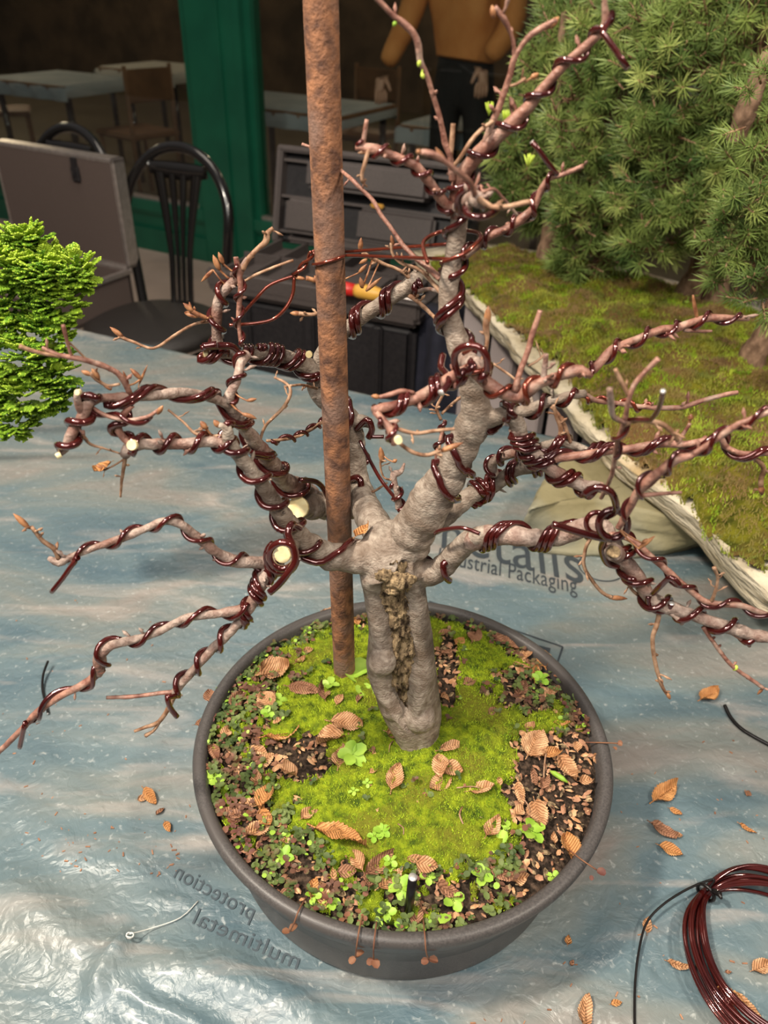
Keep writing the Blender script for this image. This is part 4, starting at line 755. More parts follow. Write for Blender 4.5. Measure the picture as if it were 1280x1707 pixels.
wood('A2d', [(614, 250, -1.4, 4), (608, 272, -1.6, 4), (603, 290, -1.6, 3.5), (604, 305, -1.6, 3)], 'twig', n=8, spurs=4)
wood('A3', [(735, 465, 1, 7), (715, 448, 1.5, 6), (695, 432, 2, 5), (672, 409, 2.5, 4.5), (650, 378, 3, 4), (635, 358, 3.3, 4), (622, 335, 3.6, 4.4), (607, 320, 3.8, 4), (590, 303, 4, 4), (572, 287, 6, 3.5), (530, 252, 8.6, 3), (503, 240, 9, 3)], 'bark3', n=9, spurs=6)
wood('A3b', [(745, 500, 1, 5), (720, 470, 2, 4.5), (700, 450, 2.4, 4), (672, 440, 2.6, 4), (655, 425, 2.8, 3), (652, 405, 2.8, 3)], 'twig', n=8, spurs=5)
wood('A4', [(690, 470, 11, 4), (668, 452, 10.8, 3.6), (640, 440, 10.6, 3.6), (615, 428, 10.4, 4), (600, 415, 10.4, 4)], 'twig', n=8, spurs=6)
wood('A5', [(680, 490, 11, 5), (700, 506, 10, 4), (715, 520, 9, 4), (735, 540, 7, 3)], 'twig', n=8, spurs=3)
wood('A6', [(692, 488, 11, 5), (712, 482, 9, 4), (732, 486, 5, 4)], 'bark2', n=8)
wood('B1', [(800, 262, -.9, 9), (806, 245, -1, 8), (813, 225, -1.1, 7), (822, 202, -1.2, 6.5), (832, 178, -1.3, 6), (842, 150, -1.4, 6), (850, 125, -1.5, 6), (857, 98, -1.6, 6), (868, 78, -1.7, 5), (885, 58, -1.8, 6), (905, 45, -1.9, 6), (928, 33, -2, 4)], 'bark3', n=10, spurs=4)
wood('B1b', [(858, 95, -1.6, 5), (855, 68, -1.7, 4), (848, 48, -1.8, 4), (840, 32, -1.9, 6), (824, 12, -2, 5)], 'bark3', n=8, spurs=2)
wood('B1c', [(822, 202, -1.3, 4), (800, 218, -1.6, 4), (785, 235, -1.8, 4.5), (770, 258, -1.8, 4), (758, 275, -1.6, 4)], 'twig', n=8, spurs=1)
wood('B1d', [(850, 143, -1.5, 3), (862, 140, -1.6, 3), (876, 130, -1.6, 3.5)], 'twig', n=7, spurs=1)
wood('B2', [(775, 425, -.2, 9), (790, 413, -.4, 8), (810, 398, -.6, 7.5), (835, 385, -.8, 7), (855, 375, -.9, 7), (872, 362, -1, 8), (886, 350, -1.1, 7), (895, 335, -1.2, 6), (903, 315, -1.3, 6.5), (915, 298, -1.4, 5.5), (935, 292, -1.5, 5), (955, 284, -1.5, 4.5), (972, 276, -1.6, 4)], 'bark3', n=10, spurs=5)
wood('B2b', [(860, 375, -.9, 4), (875, 370, -.8, 3), (888, 366, -.6, 3)], 'bark2', n=7)
wood('F1', [(764, 345, -1, 12), (775, 338, -3, 13), (788, 330, -5, 13), (800, 335, -6.5, 12)], 'bark2', spurs=4)
wood('F2', [(792, 330, -6, 6), (785, 305, -7.5, 5), (768, 290, -8.2, 5.5), (750, 276, -8.6, 5), (735, 265, -8.8, 6), (718, 257, -9, 7), (702, 253, -9, 5)], 'bark3', n=9, spurs=2)
wood('F3', [(798, 332, -6.4, 6), (820, 345, -7.4, 5.5), (845, 345, -7.8, 5), (868, 340, -8, 5), (884, 336, -8, 4)], 'twig', n=8, spurs=2)
wood('F4', [(796, 325, -6, 4), (822, 315, -5, 3), (838, 330, -4.4, 3), (848, 342, -4, 3), (862, 358, -3.6, 3)], 'bark3', n=7, spurs=3)
wood('C1', [(742, 700, 1, 4), (735, 730, .6, 4), (728, 760, .2, 4), (730, 790, .2, 4)], 'bark3', n=8, spurs=3)
wood('C2', [(735, 700, 2, 3), (728, 680, 2, 3), (736, 662, 2, 3), (742, 650, 2, 3)], 'twig', n=7, spurs=7)
wood('C3', [(736, 690, 2, 3), (755, 672, 2.4, 3), (768, 662, 2.4, 3)], 'twig', n=7, spurs=4)
wood('D1', [(570, 525, 13, 4), (545, 522, 13, 4), (520, 524, 12.5, 4), (498, 523, 12.4, 5)], 'twig', n=8, spurs=4)
wood('D2', [(556, 470, 13, 3.4), (548, 455, 13, 4), (532, 468, 13, 5), (510, 464, 12.8, 5)], 'bud', n=8, spurs=1)
# cut faces
def cutface(px, py, dy, r, d, mt='cut', name='cut_face', th=.0008):
    p, rr_ = T(px, py, dy, r); d = Vector(d).normalized(); b = MB(); b.tube([p - d * .002, p + d * th * .6, p + d * th], [rr_, rr_, rr_ * .93], 14); q = b.build(name, M[mt], tree, False); return q
c = cutface(497, 846, 7.2, 18.5, (-.35, -1, .55)); c['label'] = 'large pale yellow pruning cut'
cutface(471, 925, -4.6, 14, (-.15, -1, .55))['label'] = 'pale yellow pruning cut ringed by wire'
wood('L1k', [(488, 905, -2.4, 15), (478, 918, -3.6, 15), (471, 925, -4.5, 14)], 'bark')
cutface(220, 742, -6, 9, (-.1, -1, .5)); cutface(129, 654, -6.6, 5, (0, -1, .4)); cutface(515, 591, 8.2, 6, (0, -1, .3)); cutface(96, 760, -6.5, 5, (-1, -.6, -.3)); cutface(664, 734, -9, 7, (.1, -1, .2)); cutface(341, 589, 5.0, 8, (-1, -.3, 0))
b = MB(); p_, r_ = T(1023, 920, -7.9, 11); q_ = Vector((0, -.8, .6)).normalized()
b.tube([p_ - q_ * .002, p_ + q_ * .0015], [r_, r_ * .9], 16); c = b.build('cut_face', M['scar'], tree, False); c['label'] = 'old dark healed cut'
# buds
def bud(px, py, dy, ex, ey, w=4.5, ed=0, mt='bud'):
    a, r = T(px, py, dy, w * .9); e, _ = T(ex, ey, dy + ed, w); b = MB(); nb = min((p for P_, Q_ in BR.values() for p in P_[::3]), key=lambda p: (p - a).length_squared)
    if .0015 < (nb - a).length < .05: b.tube([nb, nb.lerp(a, .5) + Vector((0, 0, -.0008)), a, a.lerp(e, .15)], [r * .42, r * .36, r * .4, r * .4], 7)
    b.tube([a, a.lerp(e, .2), a.lerp(e, .45), a.lerp(e, .72), a.lerp(e, .9), e], [r * .5, r * .85, r, r * .75, r * .35, r * .08], 9); return b.build('bud', M[mt], tree)
for q in [(48, 880, -7.5, 22, 856, 6), (205, 562, 6, 183, 545, 5), (322, 520, 5.5, 305, 505, 5), (330, 528, 5.6, 308, 523, 5), (152, 625, -4.6, 135, 618, 5), (165, 632, -4.5, 153, 614, 6), (214, 640, -3.5, 205, 618, 3), (235, 632, -3.2, 217, 614, 5), (232, 640, -3.1, 246, 608, 2.4),
          (262, 690, -5.2, 272, 676, 5), (366, 450, 6.4, 355, 425, 6), (372, 440, 6.4, 364, 420, 5), (355, 450, 6.3, 335, 470, 4), (412, 668, .4, 428, 665, 4), (405, 690, -.5, 428, 698, 5), (344, 715, -3.4, 334, 702, 6), (366, 712, -3.4, 356, 700, 6), (172, 782, -5, 160, 775, 4),
          (185, 650, -4.3, 170, 640, 3), (1015, 996, -5.3, 1046, 998, 5), (1112, 1155, -7.3, 1117, 1166, 4), (1272, 1147, -8.2, 1262, 1158, 3), (1062, 990, -6, 1066, 992, 4), (823, 30, -2, 820, 8, 6), (885, 130, -1.6, 898, 122, 5), (915, 45, -1.9, 932, 28, 7), (812, 540, -4.6, 814, 510, 7), (1070, 905, -9, 1082, 898, 4),
          (1064, 915, -9, 1092, 893, 4.5), (1268, 808, -4.6, 1270, 826, 6), (604, 480, 9.5, 600, 462, 5), (610, 485, 9.5, 636, 462, 4), (655, 770, 3, 662, 766, 4), (637, 770, 3.4, 634, 745, 6), (1150, 700, -4.2, 1152, 690, 5), (1196, 534, .5, 1180, 520, 4), (655, 408, 2.8, 652, 392, 4), (600, 418, 10.4, 602, 396, 5), (612, 432, 10.4, 598, 440, 4), (508, 465, 12.8, 490, 462, 4), (500, 523, 12.4, 483, 522, 5),
          (598, 455, 12.6, 612, 440, 4), (735, 752, -8.2, 772, 738, 6), (632, 662, -7, 618, 660, 5), (700, 255, -9, 694, 250, 5), (745, 275, -8.6, 726, 246, 5), (940, 700, -1.8, 925, 695, 6)]:
    bud(*q)
for q in [(700, 100, -1.4, 697, 112, 4, 0, 'newbud'), (660, 36, -1.7, 655, 44, 4, 0, 'sprout'), (703, 122, -1.5, 706, 132, 4, 0, 'newbud'), (1228, 1110, -8, 1222, 1118, 5, 0, 'newbud')]: bud(*q)['label'] = 'opening yellow-green bud'
# ------------------------------------------------------------------ copper wire wound round the branches
def tail_pts(tail):
    CP = [T(*q, 1) for q in tail]; return smooth_path(CP, .003)[0]
def wire(br, f0, f1, turns, wpx, ph=0, strands=1, tail=None, head=None, mt='wire', hand=1, lab=None, ends=True):
    P, Q = BR[br]; n_ = len(P); i0 = int(f0 * (n_ - 1)); i1 = int(f1 * (n_ - 1)); mid = P[(i0 + i1) // 2]; wr = wpx * depth(mid) / FPX
    Ls = [0]
    for i in range(i0 + 1, i1 + 1): Ls.append(Ls[-1] + (P[i] - P[i - 1]).length)
    tot = Ls[-1]; NS = max(24, int(turns * 26)); Tn = (P[min(i0 + 1, n_ - 1)] - P[i0]).normalized()
    a = Vector((0, -1, 0)); a = (a - Tn * a.dot(Tn)).normalized(); j = 0; cen = []
    for s in range(NS + 1):
        t = s / NS * tot
        while j < len(Ls) - 2 and Ls[j + 1] < t: j += 1
        u = (t - Ls[j]) / max(1e-9, Ls[j + 1] - Ls[j]); p = P[i0 + j].lerp(P[i0 + j + 1], min(1, u)); r = Q[i0 + j] * (1 - min(1, u)) + Q[i0 + j + 1] * min(1, u)
        k2 = min(n_ - 1, i0 + j + 3); k1 = max(0, i0 + j - 2); Tn = (P[k2] - P[k1]).normalized()
        a = (a - Tn * a.dot(Tn)).normalized(); cen.append((p, r, Tn.copy(), a.copy()))
    for sidx in range(strands):
        pts_ = []; bare = bool(tail and sidx == 0); off = sidx * 2.1 * wr
        for s, (p, r, Tn, a_) in enumerate(cen):
            wob = 1 + .12 * noise.noise(p * 90 + Vector((sidx, 0, 0))); an = ph + hand * (2 * math.pi * turns * s / NS) + .25 * noise.noise(p * 60); b_ = Tn.cross(a_)
            pts_.append(p + Tn * (off if s > 2 else off * .8) + (a_ * math.cos(an) + b_ * math.sin(an)) * (r * 1.0 + wr * .93 * wob))
        if not bare:
            p, r, Tn, a_ = cen[-1]; pts_.append(p.lerp(pts_[-1], .55) + Tn * wr); pts_.append(p + Tn * wr)
        p, r, Tn, a_ = cen[0]; pts_ = [p - Tn * wr, p.lerp(pts_[0], .55) - Tn * wr] + pts_
        if tail and sidx == 0:
            tp = tail_pts(tail); last = pts_[-1]
            pts_ += [last.lerp(tp[0], .5)] if (tp[0] - last).length > wr * 2 else []; pts_ += tp
        if head and sidx == 0: pts_ = list(reversed(tail_pts(head))) + pts_
        P4, _ = smooth_path([(x, 1) for x in pts_], .0025) if False else (pts_, 0)
        m_ = MB(); m_.tube(P4, wr * .95, 10, mi=0, mi_cap=1 if bare else 0); o = m_.build('copper_wire', [M[mt], M['wire_end']], tree)
        if lab: o['label'] = lab
wire('R1', .33, .44, .55, 6.5, 2.2, 1, hand=-1)
wire('R1', .20, .36, .7, 6.5, 3.2, 1, hand=-1)
wire('R1', .66, .86, 1.6, 6, .3, 2, hand=1)
wire('R1', .86, .99, 1.2, 5.5, 0, 1)
wire('R1b', .02, .93, 6.2, 5, 0, 1, tail=[(1005, 55, -4.2), (1020, 75, -4.4), (1034, 96, -4.6), (1047, 114, -4.8)], mt='wire', hand=1)
wire('L1a', .15, .98, .95, 6, 3.6, 1, hand=-1)
wire('L1b', .02, .97, 4.8, 6, 1.2, 1, hand=-1)
wire('L1h', .0, .92, 3.4, 5.5, 2.2, 1, hand=-1); wire('L1u', .0, .95, 1.8, 6, 0, 1)
wire('L2', .18, .5, 2.4, 5.5, .5, 1, hand=-1)
wire('L2', .52, .97, 3.3, 5.5, 1.2, 2, hand=-1)
wire('L2e', .1, .85, 2.2, 7, .5, 1); wire('L2w', .05, .8, 1.3, 4.5, .5, 1, mt='wire')
wire('Lup', .1, .9, 1.8, 4.5, 1, 1)
wire('L3', .12, .98, 4.2, 5.5, .5, 2, tail=None, hand=-1); wire('L3', .45, .58, 1.0, 5, 1.5, 2, hand=-1)
wire('L3u', .02, .75, 2.8, 5, 1, 1, hand=-1)
wire('L3w', .05, .9, 3.0, 3.5, 0, 1, mt='wire')
wire('L4', .55, .97, 3.2, 5.5, 1.5, 2, hand=-1); wire('L4', .05, .35, 1.2, 6, 2, 1)
wire('LA', .02, .93, 5.4, 4.4, 1, 1, hand=-1, tail=[(130, 930, -8.2), (118, 945, -8.3), (104, 965, -8.4), (86, 987, -8.5)], mt='wire')
wire('LB', .04, .97, 5, 5, 0, 1, hand=-1, tail=[(278, 1162, -8.2), (284, 1180, -8.2), (295, 1195, -8.2)], mt='wire'); wire('LB', .06, .36, 2.4, 5, 2.0, 2, hand=-1, mt='wire')
wire('LC', .05, .97, 3.6, 4.6, 1, 1, hand=-1, mt='wire'); wire('LC2', .0, .62, 1.6, 4.6, 1, 1, hand=-1, tail=[(42, 1205, -9.4), (38, 1222, -9.4), (33, 1246, -9.4)], mt='wire')
wire('R2a', .1, .5, .6, 6, 3.5, 1, hand=-1)
wire('R2', .0, .34, 2.1, 4.6, 2.2, 3, hand=-1)
wire('R2', .47, .92, 5, 5.5, 1, 1, hand=-1, mt='wire'); wire('R2', .44, .56, 1.1, 6, 1, 2, hand=-1)
wire('R2b', .05, .97, 4.2, 4.2, 0, 1, hand=-1, mt='wire')
wire('R3', .12, .95, 2.2, 5, 1, 2, hand=-1); wire('R3', .02, .12, .8, 5.5, 1, 2); wire('R3b', .1, .95, 2.6, 4.4, 0, 1, hand=-1, mt='wire')
wire('R4', .10, .30, 1.1, 5.5, 1, 3, hand=-1); wire('R4', .32, .85, 2.2, 5.5, 1, 2, hand=-1); wire('R4a', .3, .7, .7, 6.5, 1, 1)
wire('R4b', .05, .9, 2.2, 5, 0, 1, hand=-1, mt='wire'); wire('R4c', .05, .45, 2.6, 3.6, 0, 1, mt='wire2')
wire('R5L', .1, .92, 2.6, 5.5, .6, 2, hand=-1, mt='wire'); wire('R5', .02, .95, 3.8, 5, 1, 1, hand=-1, mt='wire2'); wire('R5', .0, .12, 1.0, 7.5, 0, 1)
wire('R5Lc', .3, .9, 1.2, 4.5, 0, 1)
wire('R7', .02, .93, 5.2, 4.4, 0, 1, hand=-1, mt='wire')
wire('R8', .03, .98, 4.4, 4.6, 0, 2, hand=-1, mt='wire'); wire('R8c', .1, .9, 1.6, 5, 1, 2, hand=-1)
wire('R6', .1, .97, 4.4, 4.4, 0, 1, hand=-1, mt='wire'); wire('R9', .45, .7, 1.4, 4.2, 0, 1, tail=[(1085, 700, -11.4), (1096, 685, -12), (1102, 668, -12.6), (1105, 652, -13.2)], mt='wire')
wire('A2', .05, .97, 4.8, 4.2, 0, 1, hand=-1, mt='wire'); wire('B2', .02, .82, 4.2, 4.2, 0, 1, hand=-1, tail=[(928, 290, -2.2), (912, 270, -2.4), (898, 250, -2.4), (886, 236, -2.4)], mt='wire')
wire('tw6', .1, .98, 3.6, 3.4, 0, 1, mt='wire'); wire('tw7', .05, .5, 1.8, 3.6, 0, 1); wire('C1', .1, .9, 2.6, 3.6, 0, 1); wire('F1', .3, .9, 1, 6, 1, 1, hand=-1)
def loose(pts_, wpx, mt='wire', lab=None, twist=0):
    CP = [T(x, y, d, wpx) for x, y, d in pts_]; P_, Q_ = smooth_path(CP, .0022); m_ = MB(); mid = CP[len(CP) // 2][1]
    if twist:
        for h in (0, math.pi):
            q = []
            for i, p in enumerate(P_):
                Tn = (P_[min(i + 1, len(P_) - 1)] - P_[max(i - 1, 0)]).normalized(); a = Tn.orthogonal().normalized(); b_ = Tn.cross(a); an = i * twist + h; q.append(p + (a * math.cos(an) + b_ * math.sin(an)) * mid * .9)
            m_.tube(q, mid * .85, 8)
    else: m_.tube(P_, mid, 12, mi=0, mi_cap=1)
    o = m_.build('copper_wire', [M[mt], M['wire_end']], tree)
    if lab: o['label'] = lab
# loop round the pale cut, its end pointing down left
def circ(cx, cy, r, d0, d1, a0, a1, n_=22, sq=1): return [(cx + r * math.cos(a0 + (a1 - a0) * k / n_), cy - r * sq * math.sin(a0 + (a1 - a0) * k / n_), d0 + (d1 - d0) * k / n_) for k in range(n_ + 1)]
loose([(500, 880, -3), (486, 874, -4.2), (480, 890, -4.8), (486, 905, -5)] + circ(471, 926, 22, -5.2, -5.4, .6, -5.6) + [(492, 935, -5.6), (480, 955, -5.9), (465, 974, -6.1), (449, 988, -6.3)], 6.2, lab='wire looped round the pale pruning cut')
loose(circ(471, 928, 27, -4.4, -4.5, 2.2, 4.4) + [(486, 950, -4.2), (496, 930, -4)], 6)
loose([(487, 872, -1), (500, 800, 7), (530, 805, 9), (546, 830, 9.6), (548, 868, 9.2)][1:], 4.5)
loose([(592, 838, 9.2), (602, 808, 8.6), (596, 796, 9), (585, 800, 9.4)], 6)
# large curls at the front of the right-hand branch
loose([(922, 874, -8.2), (960, 886, -8.0), (1000, 896, -7.8), (1022, 898, -7.8)] + circ(1022, 874, 24, -7.8, -8.2, -1.2, 4.4) + [(1010, 895, -7.4), (1003, 915, -6.6), (1012, 938, -6.2), (1030, 944, -6.0)], 6.6, lab='thick wire ending in an open curl over the right branch')
loose([(973, 826, -8.5), (985, 816, -8.6), (1000, 812, -8.7), (1018, 820, -8.8), (1026, 838, -8.6), (1026, 852, -8.2), (1010, 862, -7.6)], 6.4)
loose(circ(995, 872, 18, -6.6, -6.9, 1.2, 5.2), 4.6)
loose([(335, 581, 4.6), (360, 577, 4.8), (385, 577, 5.2), (398, 590, 5.6), (405, 605, 6.2)], 6)
loose([(338, 578, 4.4), (362, 574, 4.6)], 6.4)
loose([(765, 628, -5.6), (757, 600, -5.6), (764, 583, -5.8), (785, 576, -6), (803, 582, -6.2), (812, 600, -6.2), (812, 620, -6)], 6.5); loose([(738, 592, -3), (735, 612, -4), (745, 625, -5), (747, 640, -6), (735, 655, -6.8)], 6)
loose([(772, 590, -4), (788, 580, -4.4), (798, 576, -4.6)], 3.6, 'wire2')
loose([(775, 345, -7), (780, 358, -7.6), (795, 362, -8), (812, 360, -7.8), (828, 350, -7.2)], 5.6, 'wire'); loose([(1088, 990, -7), (1100, 978, -7.6), (1118, 963, -8), (1134, 977, -8.2)], 5); loose(circ(1100, 1000, 20, -6.8, -7, 2.8, 6), 5)
loose([(594, 716, 10.4), (612, 700, 9.8), (620, 716, 9.8), (614, 730, 9.8)], 5.5); loose([(618, 728, 8), (640, 728, 8)], 3.5); loose([(600, 735, 9.4), (615, 765, 8), (635, 800, 6), (660, 832, 3.4)], 3.2, lab='thin bare guy wire inside the tree')
loose([(735, 885, -1.2), (725, 890, -2), (735, 884, -2.4), (770, 880, -3), (800, 890, -3.6)], 3.5)
# guy wires from the trunk round the pipe (a thing of its own: ties tree and pipe together)
gw = MB()
zz = T(557, 430, 7, 1)[0]; pa = PIPE(zz.z); rp = .0111
def gpath(lst, r=.0011): P_, _ = smooth_path([(p, r) for p in lst], .002); gw.tube(P_, r, 8)
A_ = T(748, 432, -.6)[0]; B_ = T(745, 407, .6)[0]; 
ringp = [PIPE(zz.z) + Vector((rp * math.cos(a), rp * math.sin(a), .004 * math.cos(a + .5))) for a in [math.radians(t) for t in range(-20, -190, -17)]]
gpath([A_, A_.lerp(ringp[0], .5)] + ringp); ring2 = [PIPE(zz.z + .004) + Vector((rp * math.cos(a), rp * math.sin(a), 0)) for a in [math.radians(t) for t in range(20, 190, 17)]]
gpath([B_, B_.lerp(ring2[0], .5)] + ring2)
tl = [ring2[-1], T(510, 437, 7)[0], T(497, 452, 7)[0], T(490, 460, 7)[0]]; P_, _ = smooth_path([(p, 1) for p in tl], .0012)
for h in (0, math.pi):
    q = []
    for i, p in enumerate(P_):
        Tn = (P_[min(i + 1, len(P_) - 1)] - P_[max(i - 1, 0)]).normalized(); a = Tn.orthogonal().normalized(); b_ = Tn.cross(a); q.append(p + (a * math.cos(i * .42 + h) + b_ * math.sin(i * .42 + h)) * .0013)
    gw.tube(q, .0011, 8)
gpath([T(490, 460, 7)[0], T(450, 475, 6.6)[0], T(425, 500, 6.2)[0], T(393, 537, 5.8)[0]], .0012); gpath([T(490, 462, 7)[0], T(488, 490, 6.6)[0], T(475, 515, 6.2)[0], T(455, 532, 6)[0], T(425, 539, 5.8)[0], T(382, 542, 5.6)[0]], .0012)
gpath([A_ + Vector((-.004, -.012, .002)), A_ + Vector((.008, -.014, .008)), A_ + Vector((.016, 0, .014)), B_ + Vector((0, .013, .004)), B_ + Vector((-.013, .004, 0)), A_ + Vector((-.012, -.008, 0))], .0012)
tag(gw.build('guy_wire', M['wire2']), 'thin twisted copper guy wire tying the trunk to the rusty pipe', 'wire')
# ================================================================== dry leaves
def leaf_mesh(L, W, seed, fold=.5, curl=.6, twist=0, mat_='leaf1'):
    rg = random.Random(seed); NU, NV_ = 22, 12; vs = []; droop = rg.uniform(-.25, .25)
    for i in range(NU + 1):
        t = i / NU; wv = W * .5 * (math.sin(math.pi * min(1, t * .93 + .04) ** .78)) ** .75 * (1 + (.09 if i % 2 else -.06))
        if i == NU: wv = W * .02
        for j in range(NV_ + 1):
            s = j / NV_ * 2 - 1; y = s * wv; x = (t - .5) * L + abs(s) * L * .06 * (1 - t)
            pl = abs(((t * 10 - abs(s) * 2.2) % 1) - .5) * 2; z = .06 * L * (pl - .5) * (1 - abs(abs(s) - .5)) * .9
            z += fold * abs(s) ** 1.3 * W * .28 + curl * (t - .5) ** 2 * L * .9 + droop * s * t * W + twist * s * (t - .5) * W + .09 * L * noise.noise(Vector((t * 3.5 + seed, s * 2, 0)))
            vs.append((x, y, z))
    n1 = NV_ + 1; fs = [(i * n1 + j, (i + 1) * n1 + j, (i + 1) * n1 + j + 1, i * n1 + j + 1) for i in range(NU) for j in range(NV_)]
    m_ = MB(); m_.add(vs, fs); p0 = Vector((-.5 * L, 0, curl * .25 * L * .9)); m_.tube([p0 + Vector((-.16 * L, 0, .02 * L)), p0, Vector((.3 * L, 0, curl * .04 * L - .01 * L))], [.018 * L, .016 * L, .008 * L], 5)
    zs = [v[2] for v in m_.v]; z0 = min(zs); m_.v = [(a, b, c - z0) for a, b, c in m_.v]
    me = bpy.data.meshes.new('dry_leaf'); me.from_pydata(m_.v, [], m_.f); me.materials.append(M[mat_ + 'v']); me.polygons.foreach_set('use_smooth', [True] * len(me.polygons)); return me
def leaf(px, py, Lpx, ang, label, W=.62, fold=.5, curl=.5, m_='leaf1', on='soil', tilt=0, group='dry leaves on the pot', cat='leaf', lift=.0028, nm='dry_leaf', dy=0):
    if on == 'soil': p = soil_at(px, py); p.z += lift
    elif on == 'table': p = onz(px, py, .0025); p.z = sheet_h(p.x, p.y) + .0006
    else: p = at(px, py, Y0 + dy / 100)
    L = Lpx * depth(p) / FPX * 1.08; q = onz(px + math.cos(math.radians(ang)) * 10, py - math.sin(math.radians(ang)) * 10, p.z) - onz(px, py, p.z)
    me = leaf_mesh(L, L * W, int(px * 7 + py * 3), fold, curl, R.uniform(-.4, .4), m_); o = bpy.data.objects.new(nm, me); C.objects.link(o)
    o.location = p; o.rotation_euler = (R.uniform(-.22, .22) + tilt, R.uniform(-.15, .15), math.atan2(q.y, q.x)); return tag(o, label, cat, group)
